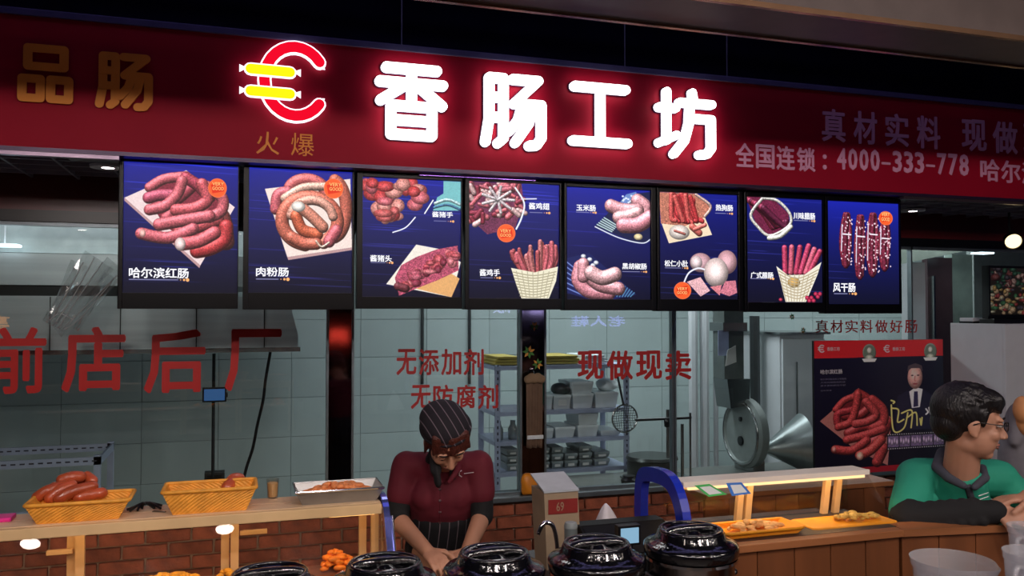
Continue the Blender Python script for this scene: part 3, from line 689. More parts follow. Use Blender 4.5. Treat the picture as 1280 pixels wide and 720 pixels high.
PAN = [
 (pic1, (147, 299, 197, 386), (154, 297, 205, 366), [('哈尔滨红肠', c4, 76, 345, 520, 568)], 'heaped pink sausages on a white board, leftmost one', [(c4, 477, 155, 26)]),
 (pic2, (303, 443, 203, 387), (311, 444 - 4, 212, 366), [('肉粉肠', c4, 648, 795, 518, 560)], 'coiled sausage rings on a white board, second from left', [(c4, 1005, 158, 27)]),
 (pic3, (445, 578, 214, 386), (453, 576, 224, 371), [('酱猪手', c5, 380, 478, 245, 272), ('酱猪头', c5, 86, 188, 450, 482)], 'braised trotters above, pig head meat below', []),
 (pic4, (580, 702, 218, 387), (586, 699, 229, 373), [('酱鸡翅', c5, 838, 935, 203, 235), ('酱鸡手', c5, 605, 700, 517, 550)], 'shredded meat above, basket of chicken feet below', [(c5, 728, 347, 26)]),
 (pic5, (704, 820, 226, 388), (708, 813, 236, 374), [('玉米肠', c6, 84, 183, 147, 180), ('黑胡椒肠', c6, 320, 445, 448, 480)], 'pale pink sausages on two striped blue plates', []),
 (pic6, (820, 928, 236, 389), (824, 922, 242, 374), [('热狗肠', c6, 800, 888, 147, 180), ('松仁小肚', c6, 537, 657, 433, 466)], 'thin red sausages above, round pale balls below', [(c6, 628, 590, 26)]),
 (pic7, (929, 1029, 240, 390), (933, 1028, 248, 378), [('川味腊肠', c7, 235, 323, 117, 145), ('广式腊肠', c7, 60, 152, 360, 386)], 'dark cured sausages above, basket of upright ones below', []),
 (pic8, (1030, 1125, 246, 392), (1034, 1124, 253, 380), [('风干肠', c7, 397, 488, 405, 442)], 'hanging dried sausage bundles, rightmost one', [(c7, 612, 135, 17)]),
]
e_txt = emat('print_white', (250, 250, 255), 1.15); e_btx = emat('badge_yellow', (255, 190, 120), 1.0)
for i, (fn, fr, inn, txts, lab, bdg) in enumerate(PAN):
    l, r, t_, b = fr; cx, cy = (l + r) / 2, (t_ + b) / 2
    x0, x1 = PY(l, cy, YP).x, PY(r, cy, YP).x; z0, z1 = PY(cx, b, YP).z, min(PY(cx, t_, YP).z, 2.452)
    L_, R_, T_, B_ = inn; ccx, ccy = (L_ + R_) / 2, (T_ + B_) / 2
    ix0, ix1 = PY(L_, ccy, YP).x, PY(R_, ccy, YP).x; iz0, iz1 = PY(ccx, B_, YP).z, PY(ccx, T_, YP).z
    lb = T('menu_lightbox', 'glowing blue menu lightbox showing ' + lab, 'menu board', ((x0 + x1) / 2, YP + .03, z0), 'menu lightboxes under the red sign')
    f_ = NB(); box(f_, x0 + .003, x1 - .003, YP + .01, YP + .06, z0, z1, bev=.006)
    O('case', f_, m_black, lb)
    f_ = NB()
    box(f_, x0 + .003, ix0, YP - .012, YP + .012, z0, z1, bev=.004); box(f_, ix1, x1 - .003, YP - .012, YP + .012, z0, z1, bev=.004)
    box(f_, ix0 - .001, ix1 + .001, YP - .012, YP + .012, z0, iz0, bev=.003); box(f_, ix0 - .001, ix1 + .001, YP - .012, YP + .012, iz1, z1, bev=.003)
    O('frame', f_, mat('frame_black', (9, 9, 12), 0.3, var=0.1, spec=.2), lb)
    P = fn(); im = P.image('menu_print'); q = quad_uv(ix0, ix1, iz0, iz1, YP + .004)
    O('display_panel', q, printmat('menu_print_%s' % 'abcdefgh'[i], im, 1.1, 0.35), lb)
    for s, cf, a0, a1, b0, b1 in txts:
        (pl, pt), (pr, pb) = cf(a0, b0), cf(a1, b1); O('lettering', px_text(s, pl, pr, pt, pb, YP + .003, bold=.018, th=.001), e_txt, lb)
    for cf, bx, by, hw in bdg:
        tb = NB()
        for s, dy in (('VERY', -11), ('GOOD', 9)):
            (pl, pt), (pr, pb) = cf(bx - hw, by + dy - 8), cf(bx + hw, by + dy + 8); px_text(s, pl, pr, pt, pb, YP + .003, bold=.02, th=.001, bm=tb)
        O('badge_lettering', tb, e_btx, lb)
    for hx in (x0 + .06, x1 - .06): O('hanger', B(hx - .008, hx + .008, YP + .045, YP + .055, z1, 2.455), m_steel, lb)

# ================================================================== writing on the panes
YT = YG - .001
for i, (l, r) in enumerate(((-14, 58), (77, 157), (180, 257), (281, 352))):
    t0, b0 = (410, 489) if i != 1 else (407, 488)
    a, b = PY(l, 448, YT).x, PY(r, 448, YT).x
    O('pane_character', fit_text('前店后厂'[i], a, b, PY(150, 489, YT).z if i < 2 else PY(300, 489, YT).z, PY(150, 408, YT).z if i < 2 else PY(300, 411, YT).z, YT, bold=.024, th=.002), m_redtext, panes[0])
schars('无添加剂', 494, 606, 436, 469, m_sred, Y=YT, par=panes[1], bold=.022, th=.002, nm='pane_character')
schars('无防腐剂', 512, 624, 481, 511, m_sred, Y=YT, par=panes[1], bold=.022, th=.002, nm='pane_character')
schars('现做现卖', 720, 866, 438, 475, m_sred, Y=YT, par=panes[2], bold=.026, th=.002, nm='pane_character')
schars('真材实料做好肠', 1018, 1148, 400, 416, m_sred, Y=YT, par=panes[3], bold=.01, th=.002, nm='pane_character', gap=.16)
m_leaf = mat('leaf_decal', (70, 130, 50), 0.6); m_pnk = mat('flower_decal', (215, 150, 60), 0.6)
for px, py, s_, pa in ((668, 408, 1, 0), (661, 440, 1.4, 0), (672, 455, 1.2, 0), (990, 396, .8, 3), (1004, 413, .8, 3), (770, 407, .0, 2)):
    if not s_: continue
    g = NB(); g2 = NB(); c = PY(px, py, YT - .006)
    for k in range(7):
        a = k * .9 + px; L = .03 * s_
        p = [(c.x + math.cos(a) * L * u - math.sin(a) * L * v, YT - .006, c.z + math.sin(a) * L * u + math.cos(a) * L * v) for u, v in ((.1, 0), (.5, .22), (1, 0), (.5, -.22))]
        prism(g if k % 3 else g2, p, (0, -.001 - .0002 * k, 0))
    o = TM('leaf_decal', g, m_leaf, {668: 'small green leaf decal at the top of the second steel pillar', 661: 'green leaf decal on the second pillar beside red characters', 672: 'lower green leaf decal on the second pillar above the brown apron', 990: 'small dark flower decal under the seventh menu lightbox', 1004: 'small green butterfly decal left of the small red characters'}[px], 'decal', 'leaf decals on the glass')
    bmesh.ops.translate(g2, verts=g2.verts, vec=-o.location); O('blossom', g2, m_pnk, o, world=False)

# ================================================================== kitchen behind the glass
# extractor hood
YH0, YH1 = 5.15, 6.7
hx = XY(373, YH0); hz = PY(300, 439, YH0).z; ht = PY(60, 272, YH0).z
hd = T('extractor_hood', 'large stainless steel extractor hood behind the left window', 'extractor hood', (-1.0, YH0 + .4, hz))
zt = PY(300, 371, YH0).z; zb2 = PY(20, 356, YH0).z; zc = PY(20, 316, YH0).z
pr = NB(); x0 = XL + .02
prism(pr, [(x0, YH0, hz), (hx, YH0, hz), (hx, YH0, hz + .09), (hx - .06, YH0, zt), (x0, YH0, zt)], (0, YH1 - YH0, 0))
O('canopy', pr, m_steelh, hd)
O('canopy_lip', B(x0, hx + .012, YH0 - .012, YH0, hz - .006, hz + .02), m_steel, hd)
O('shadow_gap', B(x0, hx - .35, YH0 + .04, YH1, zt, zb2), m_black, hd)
O('upper_duct', B(x0, hx - .3, YH0 + .01, YH1, zb2, zc), m_steelh, hd)
O('upper_duct_face', B(x0, hx - .3, YH0 + .06, YH1, zc + .006, 2.25), mat('duct_paint', (150, 160, 160), .35, .5), hd)
for px in (62, 150, 245, 330): x = XY(px, YH0); O('canopy_seam', B(x, x + .006, YH0 - .003, YH0 + .001, hz + .02, zt - .005), m_black, hd)
for px in (40, 172, 292):
    x = XY(px, YH0 - .25); x = XY(px, YH0 - .08); c = Vector((x, YH0 - .09, 2.60))
    l = T('hood_lamp', 'ceiling lamp tube in front of the hood' if px == 40 else 'ceiling lamp in front of the hood, second from left' if px == 172 else 'ceiling lamp in front of the hood near its right end', 'lamp', c, 'lamps before the hood')
    for o in (O('lamp_tube', B(x - .04, x + .04, c.y - .04, c.y + .04, c.z - .03, c.z, bev=.01), emat('hood_tube', (235, 250, 255), 14), l), O('lamp_base', B(x - .05, x + .05, c.y - .05, c.y + .05, c.z, 2.72), m_white, l)): pass
# dark screen, conduit, cable
def vpipe(px, y0, y1, Y, lab, r=.012, m=None, nm='conduit_pipe', cat='pipe'):
    x = XY(px, Y); b = NB(); tube(b, [(x, Y, PY(px, y1, Y).z), (x, Y, PY(px, y0, Y).z)], r, 8)
    return TM(nm, b, m or mat('dark_conduit', (38, 42, 44), .5), lab, cat)
vpipe(268, 442, 596, 6.6, 'thin dark conduit pipe under the left hood')
c = PY(268, 597, 6.6); t = T('socket_box', 'dark socket box below the conduit under the hood', 'socket', (c.x, 6.62, c.z - .05))
O('box_body', B(c.x - .07, c.x + .07, 6.6, 6.68, c.z - .08, c.z + .04, bev=.006), mat('socket_dark', (40, 44, 48), .5), t); O('box_cover', B(c.x - .05, c.x + .05, 6.592, 6.6, c.z - .06, c.z + .02), m_black, t)
vpipe(528, 380, 480, 7.575, 'thin dark pipe on tiles behind first red characters', .014)
vpipe(587, 380, 480, 7.575, 'thin dark pipe on tiles behind the last red character', .014)
vpipe(842, 380, 538, 7.573, 'thin dark pipe on tiles right of the red characters', .016)
cb = NB(); tube(cb, smoothpath([PY(x, y, 5.3) for x, y in ((338, 440), (332, 475), (329, 500), (322, 530), (316, 560), (308, 585), (302, 610))], 8), .009, 8)
TM('power_cable', cb, m_black, 'thick wavy black cable hanging under the hood', 'cable', smooth=True)
c0, c1 = PY(255, 501, 6.5), PY(281, 486, 6.5)
t = T('small_monitor', 'small blue lit monitor in the kitchen beside the conduit', 'monitor', ((c0.x + c1.x) / 2, 6.5, c0.z)); O('monitor_case', B(c0.x - .012, c1.x + .012, 6.5, 6.53, c0.z - .012, c1.z + .012, bev=.004), m_black, t); O('screen', B(c0.x, c1.x, 6.494, 6.5, c0.z, c1.z), emat('blue_screen', (70, 110, 165), .6), t); O('bracket', B(c1.x, XY(268, 6.6) + .1, 6.51, 6.6, c0.z + .02, c0.z + .05), m_black, t)
# blue-grey slotted angle rack at lower left
Yr = 5.25; x0, x1 = XY(-60, Yr), XY(128, Yr); zt_, zb_ = PY(100, 572, Yr).z, 0
t = T('slotted_angle_rack', 'blue-grey slotted steel angle rack behind the left window', 'rack', ((x0 + x1) / 2, Yr + .3, 0))
m_slot = mat('slot_dark', (40, 42, 60), .6)
for x in (x0, x1 - .035):
    for y in (Yr, Yr + .5): O('leg', B(x, x + .035, y, y + .03, 0, zt_ + .01), m_rack, t)
for y in (Yr, Yr + .5):
    rl = O('rail', B(x0, x1, y, y + .012, zt_ - .045, zt_), m_rack, t)
    sb = NB()
    for k in range(int((x1 - x0) / .045)): box(sb, x0 + .02 + .045 * k, x0 + .045 + .045 * k, y - .002, y, zt_ - .026, zt_ - .018)
    O('slots', sb, m_slot, rl, kind='stuff')
for x in (x0, x1 - .012): O('side_rail', B(x, x + .012, Yr, Yr + .52, zt_ - .045, zt_), m_rack, t)
zl = PY(60, 639, Yr).z; O('rail', B(x0, x1, Yr, Yr + .03, zl - .03, zl), m_rack, t)
m_glint = glassmat('film_glint', (0.9, 0.93, 0.93), 6.0, haze=0.45, rough=0.15)
# plastic film bundle hanging on glass
t = T('plastic_film', 'crumpled clear plastic film taped on the left window', 'plastic film', PY(105, 415, YG - .06))
for k, (pa, pb, wd) in enumerate((((60, 404), (125, 325), 20), ((72, 410), (148, 332), 16), ((66, 396), (102, 330), 12), ((95, 412), (140, 345), 10), ((62, 392), (88, 408), 16))):
    b = NB(); A, Z = PY(*pa, YG - .05), PY(*pb, YG - .05); dv = (Z - A); pp = Vector((-dv.z, 0, dv.x)).normalized() * wd * .0042; n_ = 9
    rows = []
    for i in range(n_):
        u = i / (n_ - 1); row = []
        for j in range(7):
            v = j / 6 - .5; row.append(b.verts.new(A + dv * u + pp * v * 2 * (.35 + .65 * u) + Vector((0, -.02 * abs(math.sin(6 * v + k + 3 * u)) - .012 * random.random(), 0))))
        rows.append(row)
    for i in range(n_ - 1):
        for j in range(6): b.faces.new((rows[i][j], rows[i][j + 1], rows[i + 1][j + 1], rows[i + 1][j]))
    O('film_sheet', b, m_film, t)
for k, pts in enumerate((((74, 408), (98, 372), (128, 328)), ((70, 402), (92, 370), (118, 322)), ((80, 410), (112, 378), (147, 344)), ((66, 396), (84, 366), (104, 328)), ((78, 413), (100, 398), (140, 352)), ((62, 400), (75, 392), (92, 400)))):  # pale tubes added as the bright highlight streaks on the film
    b = NB(); tube(b, smoothpath([PY(x, y, YG - .078) for x, y in pts], 6), .0028, 6); O('film_glint', b, m_glint, t, smooth=True)
# storage rack with tubs
Yr = 5.95; rx0, rx1 = XY(619, Yr + .0), XY(786, Yr)
def zz(py, Y=Yr, px=715): return PY(px, py, Y).z
t = T('storage_rack', 'pale slotted steel shelving rack with plastic tubs behind the glass', 'rack', ((rx0 + rx1) / 2, Yr + .25, 0))
for x in (rx0, rx1 - .04):
    for y in (Yr, Yr + .45): 
        lg_ = O('post', B(x, x + .04, y, y + .02, 0, zz(455)), m_rack, t)
        if y == Yr:
            sb = NB(); k = .5
            while k < zz(457): box(sb, x + .015, x + .025, y - .002, y, k, k + .022); k += .045
            O('slots', sb, m_slot, lg_, kind='stuff')
SH = [456, 512, 548, 586]
for k, py in enumerate(SH): O('shelf', B(rx0, rx1, Yr - .005, Yr + .47, zz(py) - .03, zz(py)), m_rack, t)
def tub(l, r, tp, bt, lab, clear=False, white_label=False, Y=Yr + .03, dp=.3):
    x0, x1 = XY(l, Y) , XY(r, Y); z0 = zz(bt, Yr) + .001; z1 = zz(tp, Yr)
    t = T('storage_tub', lab, 'plastic tub', ((x0 + x1) / 2, Y + dp / 2, z0), 'tubs on the storage rack')
    b = NB(); xm, ym = (x0 + x1) / 2, Y + dp / 2; hw, hh = (x1 - x0) / 2, dp / 2
    bot = [b.verts.new((xm + sx * hw * .86, ym + sy * hh * .86, z0)) for sx, sy in ((-1, -1), (1, -1), (1, 1), (-1, 1))]; top = [b.verts.new((xm + sx * hw * .97, ym + sy * hh * .97, z1 - .02)) for sx, sy in ((-1, -1), (1, -1), (1, 1), (-1, 1))]
    b.faces.new(bot); b.faces.new(top)
    for i in range(4): b.faces.new((bot[i], bot[(i + 1) % 4], top[(i + 1) % 4], top[i]))
    bmesh.ops.recalc_face_normals(b, faces=b.faces)
    O('tub_body', b, m_boxd if clear else m_box, t)
    O('tub_lid', B(x0, x1, Y, Y + dp, z1 - .022, z1, bev=.006), m_box if not clear else m_boxd, t)
    if white_label: O('paper_label', B(xm - hw * .45, xm + hw * .5, Y + .004, Y + .012, z0 + (z1 - z0) * .25, z0 + (z1 - z0) * .66), m_label, t)
r1 = SH[1]
tub(680, 691, 494, r1, 'white lidded tub half hidden behind the second pillar on the second shelf')
tub(692, 714, 494, r1, 'white tub on the second rack shelf under the dark bag', white_label=True)
tub(716, 742, 493, r1, 'white tub on the second rack shelf, lower of the middle stack'); tub(715, 742, 478, 493, 'white tub topmost on the second rack shelf')
tub(744, 773, 492, r1, 'white tub at the right end of the second shelf')
r2 = SH[2]
tub(681, 692, 535, r2, 'grey-white tub at the left of third rack shelf'); tub(694, 719, 534, r2, 'grey-white tub in the middle of third rack shelf')
tub(722, 748, 533, r2, 'pale tub on third rack shelf, lower of two'); tub(723, 748, 518, 533, 'pale tub on third rack shelf, upper of two')
tub(751, 776, 541, r2, 'flat white tray tub at the right of third shelf')
cols = [(634, 649), (681, 687), (690, 704), (706, 722), (724, 740), (743, 762)]
rows_ = [(559, 567), (567.5, 576), (576.5, 586)]
cn = ['first column from the left post', 'column just right of the second pillar', 'second column right of the pillar', 'third column right of the pillar', 'fourth column right of the pillar', 'rightmost column']
rn = ['top', 'middle', 'bottom']
for i, (a, b) in enumerate(cols):
    for j, (u, v) in enumerate(rows_):
        if (i, j) in ((3, 0), (5, 0)) : continue
        tub(a, b, u, v, 'small labelled clear tub, %s of %s, lowest shelf' % (rn[j], cn[i]), True, True)
def blob(name, c, r, m, lab, cat, grp=None, seed=0, amp=.25):
    b = NB(); bmesh.ops.create_icosphere(b, subdivisions=3, radius=1); rr_ = random.Random(seed)
    ks = [(Vector((rr_.uniform(-1, 1), rr_.uniform(-1, 1), rr_.uniform(-1, 1))) * 4, rr_.random() * 6) for _ in range(5)]
    for v in b.verts:
        q = v.co.copy(); s_ = 1 + amp * sum(math.sin(k.dot(q) + p) for k, p in ks) / 5
        v.co = Vector((q.x * r[0] * s_, q.y * r[1] * s_, max(q.z, -.75) * r[2] * s_)) + Vector(c) + Vector((0, 0, r[2] * .8))
    return TM(name, b, m, lab, cat, grp, smooth=True)
c = PY(700, 493, Yr + .15); blob('plastic_bag', (c.x, c.y, zz(494, Yr + .03)), (.07, .1, .045), mat('dark_bag', (60, 54, 56), .4), 'dark food bag lying on a white tub on the rack', 'bag', seed=2)
c = PY(759, 492, Yr + .15); blob('plastic_bag', (c.x, c.y, zz(492, Yr + .03)), (.085, .1, .055), m_box, 'crumpled white plastic bag on the rightmost tub', 'bag', seed=5)
for i, (l, r, u, v, mm, lb_) in enumerate(((620, 656, 446, 455, mat('mat_yellow', (168, 150, 70), .6), 'folded yellow mat on top of the rack, left'), (664, 728, 444, 455, MATS['mat_yellow'], 'folded yellow mat on top of the rack beside the white cloth'), (730, 762, 446, 455, m_box, 'pale folded cloth on top of the rack, right'))):
    b = NB(); x0, x1 = XY(l, Yr), XY(r, Yr)
    for k in range(3): box(b, x0 + .01 * k, x1 - .015 * k, Yr + .02, Yr + .42, zz(455) + .022 * k + .0, zz(455) + .022 * (k + 1) - .003, bev=.007)
    TM('folded_mat', b, mm, lb_, 'mat')
for i, (l, lab) in enumerate(((641, 'dark jar at the left end of the third rack shelf'), (623, 'dark bottle at the far left of the third rack shelf'))):
    c = (XY(l, Yr + .1), Yr + .1, zz(548) + .002); b = lathe(NB(), [(0, 0), (.035, 0), (.037, .08), (.02, .11), (.02, .14), (0, .14)], c, 16); TM('glass_jar', b, m_boxd, lab, 'jar', smooth=True)
# strainer hanging at the rack's end
t = T('wire_strainer', 'round wire strainer with long handle hanging on the rack', 'strainer', PY(783, 540, Yr - .05))
c = PY(781, 523, Yr - .04); b = NB()
tube(b, [c + Vector((.105 * math.cos(a), 0, .105 * math.sin(a))) for a in [2 * math.pi * i / 24 for i in range(24)]], .007, 6, closed=True); O('rim', b, m_steel, t)
b = NB()
for k in range(-5, 6):
    w_ = math.sqrt(max(.105 ** 2 - (.019 * k) ** 2, 0)); tube(b, [c + Vector((.019 * k, 0, -w_)), c + Vector((.019 * k, .03, 0)), c + Vector((.019 * k, 0, w_))], .0022, 4); tube(b, [c + Vector((-w_, 0, .019 * k)), c + Vector((0, .03, .019 * k)), c + Vector((w_, 0, .019 * k))], .0022, 4)
O('mesh', b, m_steel, t, kind='stuff')
O('handle', tube(NB(), [c + Vector((-.01, 0, .1)), PY(772, 470, Yr - .04)], .009, 8), mat('handle_dark', (50, 50, 52), .5), t)
# prep table inside and the stuffing press
Yp = 5.2; pz = PY(840, 611, Yp).z
t = T('prep_table', 'white topped prep table behind the right windows', 'table', (3.2, Yp + .35, 0))
O('table_top', B(XY(742, Yp), XY(1110, Yp), Yp, Yp + .65, pz - .03, pz, bev=.004), mat('table_grey', (112, 116, 112), .4, .3), t)
for x in (XY(748, Yp), XY(900, Yp), XY(1100, Yp)):
    for y in (Yp + .03, Yp + .58): O('leg', B(x, x + .04, y, y + .04, 0, pz - .03), m_steel, t)
t = T('kitchen_bench', 'low dark steel bench below the storage rack', 'bench', (1.8, 5.25, 0))
O('bench_top', B(XY(560, 5.14), XY(738, 5.14), 5.14, 5.6, pz - .05, pz - .02, bev=.003), mat('dark_steel', (70, 78, 80), .3, .8), t)
for x in (XY(565, 5.1), XY(725, 5.1)):
    for y in (5.16, 5.54): O('leg', B(x, x + .04, y, y + .04, 0, pz - .05), m_steel, t)
pt = T('sausage_stuffer', 'manual sausage press with dark drum and vertical rods', 'sausage press', PY(822, 597, 5.5))
c = PY(815, 582, 5.55); c.z = pz
O('drum', lathe(NB(), [(0, 0), (.17, 0), (.18, .02), (.18, .14), (.19, .15), (.18, .17), (0, .17)], c, 28), mat('drum_dark', (72, 76, 74), .35, .8), pt, smooth=2)
O('drum_base', B(c.x - .2, c.x + .28, c.y - .12, c.y + .12, pz, pz + .012), m_steel, pt)
for px, tp in ((834, 512), (852, 530), (862, 516)):
    x = XY(px, 5.42); O('rod', tube(NB(), [(x, 5.42, pz), (x, 5.42, PY(px, tp, 5.42).z)], .012 if px != 862 else .008, 10), m_steel, pt)
a, b = PY(794, 525, 5.42), PY(864, 525, 5.42)
O('cross_bar', tube(NB(), [a, Vector((b.x, b.y, a.z))], .009, 8), m_black, pt)
O('knob', lathe(NB(), [(0, -.04), (.02, -.03), (.024, 0), (.02, .03), (0, .04)], PY(834, 528, 5.4), 12), m_black, pt, smooth=True)
# mixer: disc face, neck column, cone hopper
mx = T('meat_mixer', 'grey meat mixer with round disc drum and tall neck', 'mixer', PY(925, 590, 5.5))
ax = Vector((-1, .02, .0)).normalized(); c = PY(927, 541, 5.62)
O('drum', lathe(NB(), [(0, -.10), (.20, -.10), (.265, -.07), (.27, -.01), (.25, .01), (.225, .02), (.215, .004), (0, .004)], c, 40, axis=ax), mat('cast_grey', (128, 136, 134), .5, .1, bump=.1), mx, smooth=2)
O('drum_ring', tube(NB(), [c + ax * .012 + (Vector((0, 0, 1)) * math.cos(q) + Vector((0, 0, 1)).cross(ax) * math.sin(q)) * .238 for q in [2 * math.pi * i / 32 for i in range(32)]], .012, 8, closed=True), m_steel, mx, smooth=True)
for dx, dz, r_ in ((0, .105, .018), (0, -.06, .036)):
    O('port', lathe(NB(), [(0, 0), (r_, 0), (r_, .01), (r_ * .7, .012), (0, .008)], c + ax * .006 + Vector((0, 0, dz)), 20, axis=ax), m_black, mx, smooth=2)
cc = PY(918, 470, 5.62)
O('neck', prism(NB(), [(cc.x - .10, 5.56, cc.z - .02), (cc.x + .10, 5.56, cc.z - .02), (cc.x + .09, 5.56, cc.z - .22), (cc.x - .07, 5.56, cc.z - .24)], (0, .2, 0)), m_steel, mx)
c2 = PY(914, 430, 5.62); O('duct', B(c2.x - .085, c2.x + .085, 5.58, 5.74, cc.z - .02, 2.3, bev=.006), mat('duct_grey', (96, 104, 102), .45, .2), mx)
O('duct_collar', B(c2.x - .105, c2.x + .105, 5.56, 5.76, PY(914, 414, 5.6).z, PY(914, 403, 5.6).z, bev=.004), m_steel, mx)
O('mixer_stand', B(c.x + .02, c.x + .12, 5.5, 5.75, pz, c.z - .2), m_steel, mx)
b = NB(); c3 = PY(914, 446, 5.5); prism(b, [(c3.x - .05, c3.y, c3.z - .07), (c3.x + .045, c3.y, c3.z - .04), (c3.x + .04, c3.y, c3.z + .085), (c3.x - .03, c3.y, c3.z + .05)], (0, .004, 0))
O('taped_sheet', b, m_label, mx)
c3 = PY(908, 428, 5.55); O('notice_sheet', B(c3.x - .06, c3.x + .03, 5.565, 5.57, c3.z - .10, c3.z + .09), mat('notice_violet', (170, 180, 215), .6), mx)
cn_ = T('cone_hopper', 'shiny steel cone hopper lying beside the mixer', 'hopper', PY(990, 588, 5.35))
A, Z = PY(954, 562, 5.50), PY(1006, 555, 5.42)
dv = Z - A; L = dv.length
O('cone', lathe(NB(), [(.0, 0), (.03, 0), (.035, .02), (.225, L - .01), (.232, L), (.222, L), (.03, .03), (0, .03)], A, 48, axis=dv), mat('polished_steel', (190, 198, 198), .3, 1.0, var=.05), cn_, smooth=2)
O('cone_foot', B(Z.x - .12, Z.x - .02, Z.y - .02, Z.y + .06, pz, Z.z - .2), m_steel, cn_)
# white pipes and cabinet behind
for px, lab in ((866, 'white vertical pipe left of the mixer duct'), (880, 'second white vertical pipe left of the mixer duct'), (894, 'narrow white vertical pipe against the mixer duct')):
    vpipe(px, 260, 590, 6.4, lab, .04 if px != 894 else .022, m_white, 'wall_pipe')
x0, x1 = XY(974, 6.3), XY(1030, 6.3); t = T('white_fridge', 'white tall fridge cabinet behind the cone hopper', 'fridge', ((x0 + x1) / 2, 6.6, 0))
zf = PY(990, 418, 6.3).z; O('cabinet', B(x0, x1, 6.3, 6.9, 0, zf, bev=.008), m_white, t); O('door', B(x0 + .015, x1 - .01, 6.275, 6.298, .1, zf - .04, bev=.006), m_white, t); O('top_plate', B(x0 - .04, x1 + .02, 6.24, 6.9, zf, zf + .02), m_steel, t)
O('handle', tube(NB(), [(x0 + .14, 6.25, PY(985, 530, 6.3).z), (x0 + .14, 6.25, PY(985, 452, 6.3).z)], .008), m_steel, t)
t = vpipe(943, 395, 560, 6.5, 'dark vertical duct between the mixer and the fridge', .045, mat('duct_dark', (70, 74, 76), .4, .5), 'wall_duct', 'duct')
# right part: column, dark door, pale partition
S('trim_7', B(XY(1141, 5.3), XY(1157, 5.3), 5.3, 5.42, 0, PY(1148, 328, 5.3).z), m_white)
dw = S('door_1', B(XY(1160, 5.6), XY(1191, 5.6), 5.6, 5.66, 0, PY(1175, 322, 5.6).z), mat('door_dark', (86, 66, 70), .3, var=.1))
O('door_handle', B(XY(1163, 5.6), XY(1165, 5.6), 5.56, 5.6, PY(1163, 440, 5.6).z, PY(1163, 345, 5.6).z), m_steel, dw)
S('wall_partition', B(XY(1191, 5.7), XY(1216, 5.7), 5.7, 5.78, 0, PY(1200, 318, 5.7).z), mat('partition_green', (160, 182, 172), .4))
S('wall_partition_far', B(XY(1218, 6.0), XR, 6.0, 6.08, 0, 2.7), mat('partition_grey', (120, 128, 126), .5))
S('beam_kitchen', prism(NB(), [(XY(1100, 5.2), 5.2, PY(1128, 336, 5.2).z), (XY(1226, 5.2), 5.2, PY(1226, 310, 5.2).z), (XY(1226, 5.2), 5.2, 2.55), (XY(1100, 5.2), 5.2, 2.55)], (0, .1, 0)), mat('beam_green', (150, 165, 155), .4))
# window_5: narrow pane at the right
a, b = xg(1141), 6.5
fr = NB(); box(fr, b - .012, b, YG - .01, YG + .03, .655, 2.24); box(fr, a, b, YG - .01, YG + .03, .655, .675); box(fr, a, b, YG - .01, YG + .03, 2.22, 2.24)
wn = S('window_5', fr, m_alu); O('pane', B(a + .006, b - .012, YG + .006, YG + .014, .675, 2.22), m_glass, wn)

# ---- brown apron and orange bag at the second pillar
c = PY(668, 470, YG - .05)
t = T('brown_apron', 'brown cloth apron hanging on the second steel pillar', 'apron', c)
b = NB(); n1, n2 = 14, 16; rws = []
zA, zB = PY(668, 474, YG - .05).z, PY(668, 560, YG - .05).z
for i in range(n2):
    u = i / (n2 - 1); row = []
    for j in range(n1):
        v = j / (n1 - 1); wd_ = .105 - .012 * u
        row.append(b.verts.new((c.x + (v - .5) * wd_, YG - .05 + .014 * math.sin(v * 17 + u) * (.3 + u * .7), zA + (zB - zA) * u)))
    rws.append(row)
for i in range(n2 - 1):
    for j in range(n1 - 1): b.faces.new((rws[i][j], rws[i][j + 1], rws[i + 1][j + 1], rws[i + 1][j]))
g = bmesh.ops.extrude_face_region(b, geom=b.faces[:]); bmesh.ops.translate(b, verts=[e for e in g['geom'] if isinstance(e, bmesh.types.BMVert)], vec=(0, .004, 0))
bmesh.ops.recalc_face_normals(b, faces=b.faces)
O('apron_skirt', b, mat('apron_brown', (112, 88, 70), .8, var=.15), t, smooth=True)
b = NB()
for k in range(5): ellip(b, (c.x - .04 + .02 * k, YG - .055, zA + .012 * (k % 2)), .03, .02, .028)
O('apron_gather', remesh(b, .006), mat('apron_tan', (140, 115, 88), .8), t, smooth=True)
O('apron_band', B(c.x - .052, c.x + .052, YG - .07, YG - .062, PY(668, 546, YG - .05).z - .012, PY(668, 546, YG - .05).z + .012, bev=.004), m_box, t)
O('hook', tube(NB(), [(c.x, YG - .055, zA + .02), (c.x, YG - .03, zA + .06), (c.x, YG - .008, zA + .06)], .004, 6), m_steel, t)
c = PY(665, 604, YG - .04); blob('orange_bag', (c.x, YG + .035 - .04, .655), (.062, .035, .075), mat('orange_plastic', (238, 146, 36), .4), 'crumpled orange plastic bag at the foot of the second pillar', 'bag', seed=8, amp=.3)

# ================================================================== counter cases
YC, ZC = 2.52, 1.207
def case_glass(x0, x1, zb, yb): 
    return prism(NB(), [(x0, YC - .003, ZC - .022), (x0, yb, zb), (x0, yb - .006, zb), (x0, YC - .009, ZC - .022)], (x1 - x0, 0, 0))
m_strip = emat('led_strip', (255, 196, 120), 5.0); m_strip2 = emat('led_strip_bright', (255, 205, 140), 2.6)
lc0, lc1 = -1.5, .395
lc = T('display_case', 'left glass fronted food display case with pale wood top', 'display case', (-.5, 2.75, 0), 'food display cases')
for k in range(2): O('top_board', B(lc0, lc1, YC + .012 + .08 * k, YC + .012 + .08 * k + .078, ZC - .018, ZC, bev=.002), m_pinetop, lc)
O('front_edge', B(lc0, lc1, YC - .012, YC + .011, ZC - .030, ZC - .001, bev=.003), m_pine, lc)
O('front_glass', case_glass(lc0, lc1, .80, 2.34), m_cglass, lc)
